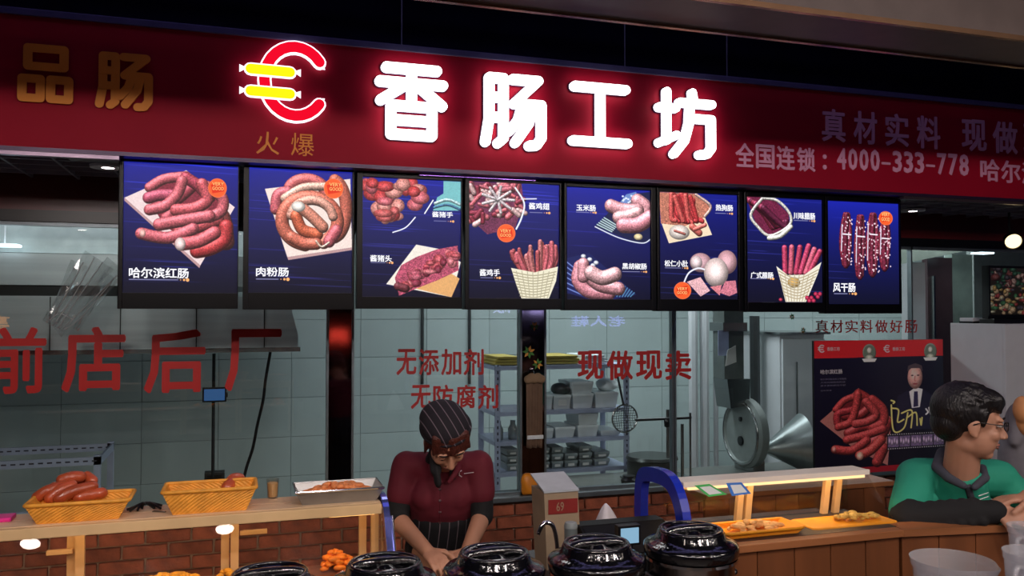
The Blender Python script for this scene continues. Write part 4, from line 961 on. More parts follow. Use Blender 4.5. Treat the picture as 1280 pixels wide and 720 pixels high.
O('base_cabinet', B(lc0, lc1, 2.30, 2.72, 0, .78), m_wood, lc)
O('inner_shelf', B(lc0, lc1 - .01, 2.50, 2.65, .985, 1.0), m_wood, lc)
O('floor_shelf', B(lc0, lc1, 2.36, 2.70, .785, .80), m_steel, lc)
O('rear_rail', B(lc0, lc1, 2.672, 2.69, 1.150, 1.188), m_pine, lc)
for px in (93, 105, 284, 296, 455, 469):
    x = XY(px, 2.67); O('rear_post', B(x - .0115, x + .0115, 2.654 if px in (105, 296, 469) else 2.674, 2.672 if px in (105, 296, 469) else 2.692, .80, 1.16 if px in (105, 296, 469) else 1.149), m_pine, lc)
for px0, px1, py in ((58, 91, 691), (300, 334, 666)):
    c0 = PY(px0, py, 2.66); c1 = PY(px1, py - 3, 2.66); O('door_pull', B(c0.x, c1.x, 2.654, 2.668, c0.z - .007, c0.z + .006, bev=.002), m_pine, lc)
area('case_light', (-.45, YC + .06, ZC - .022), 1.6, .9, (1.0, .66, .36), rot=(R(20), 0, 0), sy=.02)
area('brick_fill_light', (-.45, 2.72, ZC - .03), 1.7, 2.6, (1.0, .72, .45), rot=(R(62), 0, 0), sy=.02, spread=R(60))  # added fill behind the posts, aimed at the brick plinth
O('led_strip', B(XY(412, YC + .05), XY(468, YC + .05), YC + .03, YC + .05, ZC - .040, ZC - .026), m_strip, lc)
O('led_strip', B(lc0 + .1, XY(250, YC + .05), YC + .03, YC + .042, ZC - .030, ZC - .022), m_strip2, lc)
def end_arch(x, yb, yf, zb_, m, par, th=.018, wd=.03, nm='end_frame'):
    b = NB(); P = smoothpath([(x, yb, zb_), (x, yb, 1.10), (x, yb - .01, 1.165), (x, yb - .05, 1.20), (x, YC + .06, 1.212), (x, YC - .01, 1.19), (x, YC - .06, 1.12), (x, (YC + yf) / 2 - .03, 1.02), (x, yf, zb_)], 5)
    n = len(P); rings = []
    for i, p in enumerate(P):
        d = (P[min(i + 1, n - 1)] - P[max(i - 1, 0)]).normalized(); nn = Vector((0, -d.z, d.y))
        rings.append([b.verts.new(p + nn * s1 * wd / 2 + Vector((s2 * th / 2, 0, 0))) for s1, s2 in ((-1, -1), (1, -1), (1, 1), (-1, 1))])
    for i in range(n - 1):
        for k in range(4): b.faces.new((rings[i][k], rings[i][(k + 1) % 4], rings[i + 1][(k + 1) % 4], rings[i + 1][k]))
    b.faces.new(rings[0]); b.faces.new(rings[-1]); bmesh.ops.recalc_face_normals(b, faces=b.faces)
    return O(nm, b, m, par)
ef = end_arch(lc1 + .012, 2.70, 2.33, .80, mat('frame_bluelit', (120, 130, 215), .15, .8), lc, wd=.02)  # blue light on the chrome is put into its base colour
O('end_tube', tube(NB(), [(lc1 + .028, YC - .02, 1.17), (lc1 + .028, YC - .07, 1.08), (lc1 + .028, 2.38, .93), (lc1 + .028, 2.33, .8)], .006, 8), m_chrome, ef)
O('end_glass', prism(NB(), [(lc1 + .002, 2.69, .8), (lc1 + .002, 2.69, 1.18), (lc1 + .002, YC + .02, 1.18), (lc1 + .002, 2.35, .8)], (.005, 0, 0)), m_cglass, lc)
# ---- right case
rc0, rc1 = XY(803, 2.72), 2.15; ZW = 1.036
rc = T('display_case', 'right glass food display case on brown plank counter', 'display case', (1.75, 2.7, ZW), 'food display cases')
O('top_ledge', B(rc0 + .04, rc1, YC - .005, YC + .075, ZC - .014, ZC, bev=.003), m_ledge, rc)
O('ledge_trim', B(rc0 + .04, rc1, YC - .017, YC - .006, ZC - .017, ZC + .001, bev=.002), m_ledge, rc)
O('front_glass', case_glass(rc0 + .03, rc1, ZW + .003, 2.375), m_cglass, rc)
area('case_light', ((rc0 + rc1) / 2 + .02, YC + .04, ZC - .02), rc1 - rc0 - .1, 1.0, (1.0, .68, .38), rot=(R(-8), 0, 0), sy=.02)
O('led_strip', B(rc0 + .06, rc1 - .02, YC - .014, YC - .004, ZC - .027, ZC - .0175), emat('led_line', (255, 214, 150), 1.5), rc)
O('case_floor', B(rc0 + .03, rc1, 2.374, 2.64, ZW - .022, ZW), mat('case_floor_dark', (60, 44, 34), .5), rc)
end_arch(rc0 + .012, 2.76, 2.42, ZW - .0, m_bluef, rc, wd=.05, th=.03)
O('rear_rail', B(rc0 + .03, rc1, 2.60, 2.618, ZC - .045, ZC - .015), m_pine, rc)
for px, ln in ((926, -.012), (937, -.012), (1034, -.016), (1048, -.016)):
    x = XY(px, 2.6); O('rear_post', prism(NB(), [(x - .013 + ln, 2.60, ZW), (x + .010 + ln, 2.60, ZW), (x + .012, 2.60, ZC - .045), (x - .011, 2.60, ZC - .045)], (0, .018, 0)), m_pine, rc)
t = O('rear_panel', B(rc0 + .03, rc1, 2.622, 2.628, ZW, ZC - .016), m_cglass, rc)
# wood wall behind right case
bw = T('wooden_back_unit', 'low brown plank unit behind the right display case', 'cabinet', (2.0, 3.3, 0))
xx = XY(880, 3.2); i = 0
while xx < 2.8: O('plank', B(xx, xx + .115, 3.2, 3.22, 0, .969, bev=.003), m_wood, bw); xx += .118; i += 1
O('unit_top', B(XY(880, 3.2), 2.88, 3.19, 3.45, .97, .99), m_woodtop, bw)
# ---- plank counter front
wc = T('plank_counter', 'brown wooden plank counter below the right display case', 'counter', (2.2, 2.45, 0))
WX = 1.435
x = WX; 
while x < 2.12: O('plank', B(x, x + .137, 2.345, 2.365, 0, ZW - .024, bev=.003), m_wood, wc); x += .14
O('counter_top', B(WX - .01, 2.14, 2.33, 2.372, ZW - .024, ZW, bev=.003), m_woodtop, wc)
O('carcass', B(WX + .01, 2.13, 2.367, 2.78, 0, ZW - .026), m_wood, wc)
wc = T('plank_counter', 'slanted end section of the plank counter under the man\'s arms', 'counter', (2.7, 2.3, 0))
P1, P2 = Vector((2.14, 2.33, 0)), Vector((3.15, 2.33 - .155, 0)); dd = (P2 - P1).normalized(); nn = Vector((-dd.y, dd.x, 0))
k = 0.0
while k < 1.0:
    a = P1 + dd * (k + .001) + nn * .014; bq = P1 + dd * (k + .137) + nn * .014
    O('plank', prism(NB(), [a, bq, bq + nn * .02, a + nn * .02], (0, 0, ZW - .024)), m_wood, wc); k += .14
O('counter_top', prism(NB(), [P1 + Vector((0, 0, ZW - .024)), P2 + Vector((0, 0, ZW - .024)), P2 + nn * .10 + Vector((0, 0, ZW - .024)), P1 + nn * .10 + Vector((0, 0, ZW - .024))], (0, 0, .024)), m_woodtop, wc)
# ---- low service counter for pots and jugs
ZS = .868
sc_ = T('service_counter', 'low front counter carrying the black lidded pots', 'counter', (.5, 2.1, 0))
O('counter_top', B(-.75, 1.42, 1.93, 2.29, ZS - .03, ZS, bev=.004), mat('counter_grey', (70, 66, 66), .4), sc_)
O('body', B(-.73, 1.40, 1.97, 2.27, 0, ZS - .03), m_wood, sc_)
s2 = T('jug_counter', 'low front counter carrying the plastic jugs at lower right', 'counter', (1.9, 1.6, 0))
O('counter_top', B(1.45, 2.5, 1.3, 1.9, .93, .96, bev=.004), mat('counter_grey', (70, 66, 66), .4), s2)
O('body', B(1.47, 2.48, 1.33, 1.88, 0, .93), m_wood, s2)

# ================================================================== pots
def pot(px, Y, lab, first=None):
    x = XY(px, Y); c = (x, Y, ZS)
    if first: return copy_tree(first, c, label=lab)
    t = T('soup_pot', lab, 'soup pot', c, 'black lidded pots in a row on the front counter')
    O('pot_body', lathe(NB(), [(0, 0), (.115, 0), (.121, .01), (.121, .19), (.127, .20), (.127, .206), (0, .206)], c, 40), m_potbody, t, smooth=2)
    O('pot_base', lathe(NB(), [(0, -.0), (.124, 0), (.126, .03), (.122, .034), (0, .034)], c, 40), m_black, t, smooth=2)
    l = O('lid', lathe(NB(), [(0, .207), (.127, .207), (.133, .213), (.134, .232), (.133, .237), (.128, .242), (.116, .247), (.105, .252), (.098, .258), (.094, .272), (.088, .277), (.080, .277), (.072, .271), (.062, .268), (.034, .269), (.022, .276), (0, .278)], c, 56), m_lid, t, smooth=True)
    O('lid_ring', lathe(NB(), [(.1275, .2068), (.131, .2068), (.131, .199), (.1275, .199)], c, 48), m_chrome, l, smooth=2)
    # bridge handle over a hollow
    b = NB(); tube(b, smoothpath([Vector((x - .078, Y, ZS + .270)), Vector((x - .06, Y, ZS + .277)), Vector((x - .02, Y, ZS + .280)), Vector((x + .02, Y, ZS + .280)), Vector((x + .06, Y, ZS + .277)), Vector((x + .078, Y, ZS + .270))], 4), .011, 10); O('lid_handle', b, m_lid, l, smooth=True)
    b = NB(); tube(b, [Vector((x + .086 * math.cos(q), Y + .086 * math.sin(q), ZS + .276)) for q in [2 * math.pi * i / 32 for i in range(32)]], .006, 6, closed=True); O('handle_rim', b, m_lid, l, smooth=True)
    for s in (-1, 1): 
        b = NB(); tube(b, smoothpath([Vector((x + s * .115, Y - .03, ZS + .15)), Vector((x + s * .128, Y - .025, ZS + .155)), Vector((x + s * .128, Y + .025, ZS + .155)), Vector((x + s * .115, Y + .03, ZS + .15))], 4), .007, 8); O('side_handle', b, m_black, t, smooth=True)
    return t
p0 = pot(340, 2.13, 'leftmost black lidded soup pot, only its lid in view')
pot(482, 2.13, 'second soup pot from the left, before the food tray', p0); pot(618, 2.13, 'middle soup pot right of the woman\'s hands', p0)
pot(745, 2.13, 'fourth soup pot from the left, before the payment terminal', p0)
p5 = pot(862, 2.14, 'rightmost black lidded soup pot with blue sticker on its steel body', p0)
p5.location.z = ZS + .0121
O('pot_stand', lathe(NB(), [(0, -.012), (.12, -.012), (.12, 0), (0, 0)], (0, 0, 0), 32), m_black, p5, world=False)
ang = math.atan2(-2.14, -XY(862, 2.14)) + .28
b = NB()
for a0, a1, z0, z1 in ((ang - .02, ang + .30, .10, .165),):
    pass
def curved(a0, a1, z0, z1, r=.1222, n=8):
    b = NB(); up = []; lo = []
    for i in range(n + 1):
        a = a0 + (a1 - a0) * i / n; up.append(b.verts.new((r * math.cos(a), r * math.sin(a), z1))); lo.append(b.verts.new((r * math.cos(a), r * math.sin(a), z0)))
    for i in range(n): b.faces.new((lo[i], lo[i + 1], up[i + 1], up[i]))
    g = bmesh.ops.extrude_face_region(b, geom=b.faces[:]); bmesh.ops.scale(b, vec=(1.006, 1.006, 1), verts=[e for e in g['geom'] if isinstance(e, bmesh.types.BMVert)]); bmesh.ops.recalc_face_normals(b, faces=b.faces); return b
O('blue_sticker', curved(ang + .05, ang + .5, .11, .15), mat('sticker_blue', (60, 120, 190), .4), p5, world=False)
O('white_sticker', curved(ang - .5, ang - .02, .10, .145), m_label, p5, world=False)

# ================================================================== baskets and food on the left case
def basket(l, r, tp, bt, Y, lab, z=ZC, dp=.135, k=.78, par_rot=0, mt=None, nm='wicker_basket', cat='basket', grp='yellow baskets on the left case'):
    x0, x1 = XY(l, Y), XY(r, Y); h = PY((l + r) / 2, tp, Y).z - z; cx = (x0 + x1) / 2; cy = Y + dp / 2
    t = T(nm, lab, cat, (cx, cy, z), grp)
    a, b = (x1 - x0) / 2, dp / 2
    def loop(s, zz_, inset=0): return [Vector((cx + sx * (a - inset) * s, cy + sy * (b - inset) * (s + (1 - s) * .3), zz_)) for sx, sy in ((-1, -1), (1, -1), (1, 1), (-1, 1))]
    bm = NB(); lv = 14; prev = None; L = []
    for i in range(lv + 1):
        u = i / lv; s = k + (1 - k) * u
        c4_ = loop(s, z + h * u); ring = []
        for q in range(4):
            A, Bq = c4_[q], c4_[(q + 1) % 4]; n = 32 if q % 2 == 0 else 14
            nrm = Vector(((Bq - A).y, -(Bq - A).x, 0)).normalized()
            for w_ in range(n): ring.append(bm.verts.new(A.lerp(Bq, w_ / n) + nrm * (.0012 if (w_ + i) % 2 else -.0006)))
        L.append(ring)
    for P_, Q_ in zip(L[:-1], L[1:]):
        n = len(P_)
        for w_ in range(n): bm.faces.new((P_[w_], P_[(w_ + 1) % n], Q_[(w_ + 1) % n], Q_[w_]))
    bm.faces.new(list(reversed(L[0])))
    g = bmesh.ops.extrude_face_region(bm, geom=bm.faces[:]); vs = [e for e in g['geom'] if isinstance(e, bmesh.types.BMVert)]
    for v in vs: v.co = Vector((cx + (v.co.x - cx) * .97, cy + (v.co.y - cy) * .95, v.co.z + .003))
    bmesh.ops.recalc_face_normals(bm, faces=bm.faces)
    O('basket_weave', bm, mt or m_wicker, t)
    rm = loop(1, z + h); bm = NB(); pts = []
    for q in range(4): pts += [rm[q].lerp(rm[(q + 1) % 4], .04), rm[q].lerp(rm[(q + 1) % 4], .5), rm[q].lerp(rm[(q + 1) % 4], .96)]
    tube(bm, pts, .0055, 8, closed=True); O('rim', bm, mt or m_wicker, t, smooth=True)
    return t, cx, cy, h
YBk = 2.535
t, bx, by, bh = basket(34, 164, 629, 652, YBk, 'yellow wicker basket heaped with smoked sausages')
def sg_(pts, r, lab, Y=None, grp='smoked sausages in the yellow basket'):
    b = NB(); P = [PY(x, y, Yy) for x, y, Yy in pts]; sausage(b, P, r, 12); return TM('smoked_sausage', b, m_saus, lab, 'sausage', grp, smooth=True)
SL = [([(46, 622, 2.66), (60, 613, 2.66), (82, 607, 2.68)], .0155, 'smoked sausage at the left of the basket leaning on the rim'),
      ([(62, 623, 2.65), (75, 612, 2.66), (90, 606, 2.68)], .0155, 'smoked sausage second from the left in the basket'),
      ([(74, 623, 2.645), (92, 614, 2.65), (116, 608, 2.66)], .0165, 'long pale-ended smoked sausage lying across the basket front'),
      ([(98, 622, 2.65), (115, 618, 2.65), (128, 616, 2.66)], .0155, 'smoked sausage behind the right front rim'),
      ([(131, 620, 2.68), (147, 619, 2.68)], .0145, 'dark smoked sausage lying low at the right end of the basket'),
      ([(77, 600, 2.70), (90, 596, 2.70), (101, 596, 2.71)], .0160, 'topmost smoked sausage on the heap'),
      ([(108, 595, 2.73), (116, 601, 2.71)], .0150, 'smoked sausage end on at the top right of the heap'),
      ([(68, 609, 2.74), (92, 605, 2.74), (112, 604, 2.74)], .0155, 'smoked sausage half hidden in the middle of the heap'),
      ([(52, 621, 2.72), (90, 618, 2.73), (125, 620, 2.73)], .0155, 'smoked sausage lying deep under the others')]
for p, r, l in SL: sg_(p, r, l)
t, bx, by, bh = basket(205, 322, 613, 636, YBk, 'nearly empty yellow wicker basket with one sausage')
sg_([(284, 610, 2.66), (291, 600, 2.69), (299, 599, 2.71)], .019, 'plump red sausage alone in the second yellow basket', grp='sausages in the second basket')
sg_([(292, 612, 2.68), (300, 604, 2.70)], .016, 'darker sausage leaning beside the plump red one', grp='sausages in the second basket')
# pink bag, black tongs, jar
c = PZ(6, 650, ZC); b = NB(); box(b, c.x - .12, c.x + .022, c.y - .03, c.y + .03, ZC, ZC + .012, bev=.005)
TM('pink_packet', b, mat('pink_packet', (225, 40, 140), .4), 'flat pink packet at the left end of the wooden top', 'packet')
c = PZ(182, 638, ZC); t = T('black_tongs', 'tangled black plastic tongs lying between the two baskets', 'tongs', (c.x, c.y, ZC))
b = NB()
for k in range(6):
    a = k * 1.05; tube(b, smoothpath([(c.x - .03 + .02 * math.cos(a), c.y + .02 * math.sin(a), ZC + .005), (c.x + .01 * math.sin(k), c.y + .01, ZC + .02), (c.x + .03 + .012 * math.cos(a * 2), c.y + .02 * math.cos(a), ZC + .007)], 4), .0035, 6)
O('tangle', b, m_black, t); O('blade', prism(NB(), [(c.x + .02, c.y - .03, ZC), (c.x + .055, c.y - .045, ZC), (c.x + .058, c.y - .04, ZC), (c.x + .024, c.y - .022, ZC)], (0, 0, .003)), m_steel, t)
c = PZ(341, 624, ZC); t = T('glass_cup', 'small glass cup of ground spice on the wooden top', 'cup', (c.x, c.y + .02, ZC)); c = Vector((c.x, c.y + .02, ZC))
O('cup_glass', lathe(NB(), [(0, .0), (.0155, 0), (.0185, .058), (.0170, .058), (.0145, .004), (0, .004)], c, 20), m_cglass, t, smooth=2)
O('spice', lathe(NB(), [(0, .0045), (.0138, .0045), (.0160, .046), (0, .05)], c, 16), mat('spice', (196, 160, 110), .9), t)
# steel tray of fried food
Yt = 2.535; x0, x1 = XY(371, Yt), XY(481, Yt); zt0, zt1 = ZC, PY(425, 613, Yt).z
t = T('steel_tray', 'shallow steel tray heaped with fried snacks', 'tray', ((x0 + x1) / 2, Yt + .073, ZC))
b = NB(); cx, cy = (x0 + x1) / 2, Yt + .073; a_, b_ = (x1 - x0) / 2, .072
o1 = [b.verts.new((cx + sx * a_ * .84, cy + sy * b_ * .75, zt0)) for sx, sy in ((-1, -1), (1, -1), (1, 1), (-1, 1))]; o2 = [b.verts.new((cx + sx * a_, cy + sy * b_, zt1)) for sx, sy in ((-1, -1), (1, -1), (1, 1), (-1, 1))]
b.faces.new(o1)
for i in range(4): b.faces.new((o1[i], o1[(i + 1) % 4], o2[(i + 1) % 4], o2[i]))
g = bmesh.ops.extrude_face_region(b, geom=b.faces[:]); 
for v in [e for e in g['geom'] if isinstance(e, bmesh.types.BMVert)]: v.co = Vector((cx + (v.co.x - cx) * .97, cy + (v.co.y - cy) * .97, v.co.z + .003))
bmesh.ops.recalc_face_normals(b, faces=b.faces); O('tray_pan', b, mat('tray_alu', (150, 148, 145), .35, .6), t)
b = NB(); tube(b, [(cx - a_, cy - b_, zt1), (cx + a_, cy - b_, zt1), (cx + a_, cy + b_, zt1), (cx - a_, cy + b_, zt1)], .004, 6, closed=True); O('tray_rim', b, m_chrome, t)
def lumps(name, c, rx, ry, hz, n, r, m, lab, cat='food', seed=1):
    b = NB(); q = random.Random(seed)
    for i in range(n):
        a = q.random() * 6.283; d = math.sqrt(q.random()); x, y = d * math.cos(a) * rx, d * math.sin(a) * ry
        rr_ = r * q.uniform(.7, 1.25); s0 = len(b.verts)
        g = bmesh.ops.create_icosphere(b, subdivisions=2, radius=rr_); M_ = Matrix.Translation((c[0] + x, c[1] + y, c[2] + hz * (1 - d * d) * q.uniform(.3, 1) + rr_ * .75)) @ Matrix.Rotation(q.random() * 6, 4, 'Z') @ Matrix.Diagonal((1.5, .9, .7, 1))
        for v in g['verts']: v.co += Vector((q.uniform(-1, 1), q.uniform(-1, 1), q.uniform(-1, 1))) * rr_ * .09
        bmesh.ops.transform(b, matrix=M_, verts=g['verts'])
    cc_ = Vector(c); bmesh.ops.translate(b, verts=b.verts, vec=-cc_); o = O(name, b, m, smooth=True, kind='stuff'); o.location = cc_; MW[o.name] = Matrix.Translation(cc_); return props(o, lab, cat)
b_ = lumps('fried_snacks', (cx, cy, ZC + .012), a_ * .82, .052, .030, 150, .0105, m_food, 'heap of orange fried snack pieces filling the steel tray')
# food heaps inside the left case
for i, (px, py, rx, n, lab, m, nm) in enumerate(((144, 716, .035, 26, 'small heap of yellow fried food inside the left case', m_foody, 'fried_food'), (212, 719, .075, 60, 'wide heap of shredded yellow food inside the left case', m_foody, 'shredded_food'), (282, 708, .022, 10, 'yellow food pieces beside the leftmost pot lid', m_foody, 'fried_food'), (418, 707, .05, 40, 'glowing orange fried food under the lit strip', mat('orange_food', (250, 140, 40), .5, var=.25, scale=30), 'orange_food'))):
    c = PZ(px, py, 1.002); c = Vector((c.x, min(max(c.y, 2.54), 2.60), 1.0)); lumps(nm, (c.x, c.y, 1.0), rx, .04, .022 if i != 3 else .045, n, .011, m, lab, seed=i + 3)
# ================================================================== right case food and cards
def tray2(l, r, tp, Y, lab, dp=.13):
    return basket(l, r, tp, 0, Y, lab, z=ZW, dp=dp, k=.86, mt=mat('tray_orange', (245, 168, 40), .5, var=.1), nm='food_tray', cat='food tray', grp='orange trays in the right case')
t, cx, cy, h = tray2(907, 1003, 664, 2.40, 'left orange tray with pale cut meat in the right case'); lumps('cut_meat', (cx, cy, ZW + .006), .10, .035, .02, 46, .011, mat('cut_meat', (222, 178, 120), .5, var=.3, scale=40), 'pale cut meat heaped in the left orange tray', seed=11)
t, cx, cy, h = tray2(1016, 1118, 658, 2.42, 'right orange tray of sliced food in the right case'); lumps('sliced_food', (cx + .05, cy, ZW + .006), .09, .035, .015, 40, .010, mat('sliced_food', (200, 170, 90), .5, var=.4, scale=50), 'sliced speckled food in the right orange tray', seed=12)
for i, (P_, mm, lab) in enumerate((([(868, 607), (887, 605), (909, 618), (886, 621)], mat('card_green', (70, 180, 90), .5), 'green bordered white card laid inside the right case'), ([(908, 604), (927, 603), (939, 617), (915, 620)], mat('card_blue', (60, 120, 200), .5), 'blue card beside the green one inside the right case'))):
    q4 = []
    for (x, y) in P_:
        u = (y - 600) / 60; q4.append(PY(x, y, YC - .016 - .145 * u))
    t = T('payment_card', lab, 'card', sum(q4, Vector()) / 4); b = prism(NB(), q4, (0, .002, 0)); O('card', b, mm, t)
    m_ = sum(q4, Vector()) / 4; q5 = [m_ + (q - m_) * .68 + Vector((0, -.0015, .0)) for q in q4]; O('card_face', prism(NB(), q5, (0, -.0006, 0)), m_label, t)
# ================================================================== box, cups, terminal, napkins
t = T('side_table', 'low dark side table under the payment terminal', 'table', (1.05, 2.62, 0)); zt9 = .925
O('table_top', B(.84, 1.36, 2.42, 2.86, zt9 - .025, zt9, bev=.003), mat('table_dark', (52, 44, 42), .5), t)
for x in (.86, 1.31):
    for y in (2.44, 2.81): O('leg', B(x, x + .03, y, y + .03, 0, zt9 - .025), m_black, t)
Yx = 2.62; x0, x1 = XY(680, Yx), XY(722, Yx); zt = PY(700, 615, Yx).z
t = T('carton_box', 'tall tan carton with red label left of the payment terminal', 'carton', ((x0 + x1) / 2, Yx + .06, zt9))
b = NB(); bo = [b.verts.new(p) for p in ((x0 + .01, Yx, zt9), (x1 + .012, Yx, zt9), (x1 + .012, Yx + .12, zt9), (x0 + .01, Yx + .12, zt9))]; to = [b.verts.new(p) for p in ((x0, Yx, zt), (x1, Yx, zt), (x1, Yx + .13, zt), (x0, Yx + .13, zt))]
b.faces.new(bo); b.faces.new(to)
for i in range(4): b.faces.new((bo[i], bo[(i + 1) % 4], to[(i + 1) % 4], to[i]))
bmesh.ops.recalc_face_normals(b, faces=b.faces); O('carton_body', b, m_cardb, t)
O('carton_lid', prism(NB(), [(x0 - .002, Yx - .004, zt), (x0 - .002, Yx + .135, zt + .036), (x0 - .002, Yx + .135, zt + .04), (x0 - .002, Yx - .004, zt + .006)], (x1 - x0 + .004, 0, 0)), mat('lid_grey', (170, 176, 180), .4), t)
zl0, zl1 = PY(700, 642, Yx).z, PY(700, 624, Yx).z; lb_ = O('red_label', B(x0 + .014, x1 - .002, Yx - .0025, Yx - .0003, zl0, zl1), mat('label_red', (130, 34, 30), .5), t)
O('label_lettering', fit_text('69', x0 + .042, x0 + .068, zl0 + .009, zl1 - .009, Yx - .003, bold=.0, th=.0005), m_cardb, lb_)
c = Vector((XY(713, 2.47), 2.47, zt9)); t = T('lidded_jar', 'small grey lidded jar in front of the carton', 'jar', c)
zj = PY(713, 660, 2.47).z - zt9
O('jar_body', lathe(NB(), [(0, 0), (.019, 0), (.0205, .01), (.0205, zj), (0, zj)], c, 20), mat('jar_grey', (96, 104, 104), .35), t, smooth=2); O('jar_lid', lathe(NB(), [(0, zj + .0005), (.021, zj + .0005), (.022, zj + .006), (.018, zj + .018), (0, zj + .022)], c, 20), mat('jar_lid', (130, 138, 138), .4), t, smooth=2)
b = NB(); tube(b, smoothpath([(XY(686, 2.44), 2.44, zt9), (XY(696, 2.44), 2.44, zt9 + .09), (XY(692, 2.44), 2.44, PY(690, 660, 2.44).z), (XY(680, 2.44), 2.44, PY(680, 654, 2.44).z), (XY(672, 2.44), 2.44, PY(672, 668, 2.44).z)], 5), .007, 8)
TM('chrome_hook_stand', b, m_chrome, 'curved chrome tube beside the tan carton', 'stand', smooth=True)
# POS terminal
t = T('payment_terminal', 'black payment terminal with small pale screen behind the pots', 'payment terminal', (XY(790, 2.55), 2.55, zt9))
a, b_ = XY(738, 2.5), XY(846, 2.5); zT = PY(790, 648, 2.64).z
O('terminal_body', prism(NB(), [(a, 2.46, zt9), (a, 2.66, zt9), (a, 2.66, zT), (a, 2.60, zT), (a, 2.46, zT - .075)], (b_ - a, 0, 0)), mat('terminal_black', (12, 12, 14), .7, spec=.2), t)
def slope(u, v):  # point on the sloped face
    y = 2.46 + (2.60 - 2.46) * v; z = (zT - .075) + .075 * v; return Vector((a + (b_ - a) * u, y, z))
n_s = Vector((0, -.075, .14)).normalized()
def patch(u0, u1, v0, v1, th=.002, off=.0005): return prism(NB(), [slope(u0, v0) + n_s * off, slope(u1, v0) + n_s * off, slope(u1, v1) + n_s * off, slope(u0, v1) + n_s * off], n_s * th)
O('touch_panel', patch(.03, .97, .1, .94), mat('panel_black', (14, 15, 19), .6, spec=.2), t)
s_ = T('customer_display', 'small customer display glowing pale blue on the terminal front', 'display', PY(783, 672, 2.42))
ca, cb_ = PY(776, 680, 2.42), PY(798, 659, 2.42); O('display_case_shell', B(ca.x - .008, cb_.x + .008, 2.42, 2.45, ca.z - .008, cb_.z + .008, bev=.003), m_black, s_); O('screen', B(ca.x, cb_.x, 2.417, 2.4195, ca.z, cb_.z), emat('pale_screen', (150, 195, 225), .8), s_); O('display_neck', B(ca.x + .015, cb_.x - .015, 2.43, 2.445, zt9, ca.z - .008), m_black, s_)
# napkin
c = PY(757, 650, 2.72); b = NB(); n_ = 14; rows2 = []
for i in range(8):
    u = i / 7; row = []
    for k in range(n_):
        q = 2 * math.pi * k / n_; r_ = .004 + .068 * u * (1 + .25 * math.sin(3 * q + 1)); row.append(b.verts.new((c.x + r_ * math.cos(q) * (1.1 if math.cos(q) > 0 else .9), 2.72 + r_ * math.sin(q) * .8, PY(762, 629, 2.72).z - u ** 1.3 * .16)))
    rows2.append(row)
for i in range(7):
    for k in range(n_): b.faces.new((rows2[i][k], rows2[i][(k + 1) % n_], rows2[i + 1][(k + 1) % n_], rows2[i + 1][k]))
b.faces.new(rows2[0]); bmesh.ops.recalc_face_normals(b, faces=b.faces)
zmin = min(v.co.z for v in b.verts); hgt = zmin
TM('paper_napkin', b, mat('napkin_white', (215, 210, 215), .8), 'pulled up white paper napkin behind the payment terminal', 'napkin', smooth=True)
t = T('napkin_box', 'dark napkin dispenser box under the white napkin', 'napkin box', (c.x, 2.73, zt9)); O('box_body', B(c.x - .06, c.x + .06, 2.68, 2.78, zt9, hgt + .0, bev=.005), m_black, t); O('box_slot', B(c.x - .03, c.x + .03, 2.70, 2.76, hgt, hgt + .004), m_steel, t)
c = PY(786, 602, 2.8); 
# black cup on the prep table inside
c = PY(786, 598, 5.3); t = T('black_pot', 'small black pot on the prep table behind the glass', 'pot', (c.x, 5.3, pz)); O('pot_body', lathe(NB(), [(0, 0), (.05, 0), (.055, .06), (.04, .075), (.045, .09), (0, .09)], (c.x, 5.3, pz), 20), m_black, t, smooth=2); O('pot_spout', tube(NB(), [(c.x + .05, 5.3, pz + .04), (c.x + .08, 5.3, pz + .07)], .008), m_black, t)
# ================================================================== jugs at lower right
def jug(px, py, d, r, h, lab, spout=True, handle=False):
    c = PD(px, py, d); zt = c.z; base = Vector((c.x, c.y, .96)); h = zt - .96
    t = T('plastic_jug', lab, 'jug', base, 'translucent plastic jugs at lower right')
    b = NB(); n = 40; prof = [(r * .80, .004), (r * .82, .0), (r * .86, h * .5), (r * .93, h - .02), (r * .97, h - .018), (r, h), (r * .985, h), (r * .915, h - .022), (r * .84, h * .5), (r * .8, .006)]
    b = lathe(b, prof[1:], base, n)
    for v in b.verts:
        u = (v.co.z - base.z) / h; q = v.co - base; a = math.atan2(q.y, q.x)
        if spout and u > .7: 
            k = math.exp(-((a - math.atan2(-base.y, -base.x) - 1.1) / .25) ** 2) * (u - .7) / .3; v.co += Vector((q.x, q.y, 0)) * .18 * k
    O('jug_wall', b, m_clear, t, smooth=2)
    O('jug_bottom', lathe(NB(), [(0, .002), (r * .8, .002), (r * .8, .006), (0, .006)], base, n), m_clear, t)
    if handle:
        rt = Vector((-.35, -.94, 0)); rt = Vector((math.cos(R(200)), math.sin(R(200)), 0))
        O('jug_handle', tube(NB(), smoothpath([base + rt * r * .93 + Vector((0, 0, h * .9)), base + rt * (r + .035) + Vector((0, 0, h * .88)), base + rt * (r + .04) + Vector((0, 0, h * .5)), base + rt * r * .84 + Vector((0, 0, h * .3))], 6), .006, 8), m_clear, t, smooth=True)
    return t
jug(1190, 699, 2.1, .098, .2, 'wide translucent plastic tub at the bottom, left of the jugs')
jug(1292, 690, 1.98, .066, .2, 'translucent measuring jug at the lower right edge', handle=True)
jug(1290, 658, 2.32, .062, .2, 'taller translucent jug behind the measuring jug', handle=True)
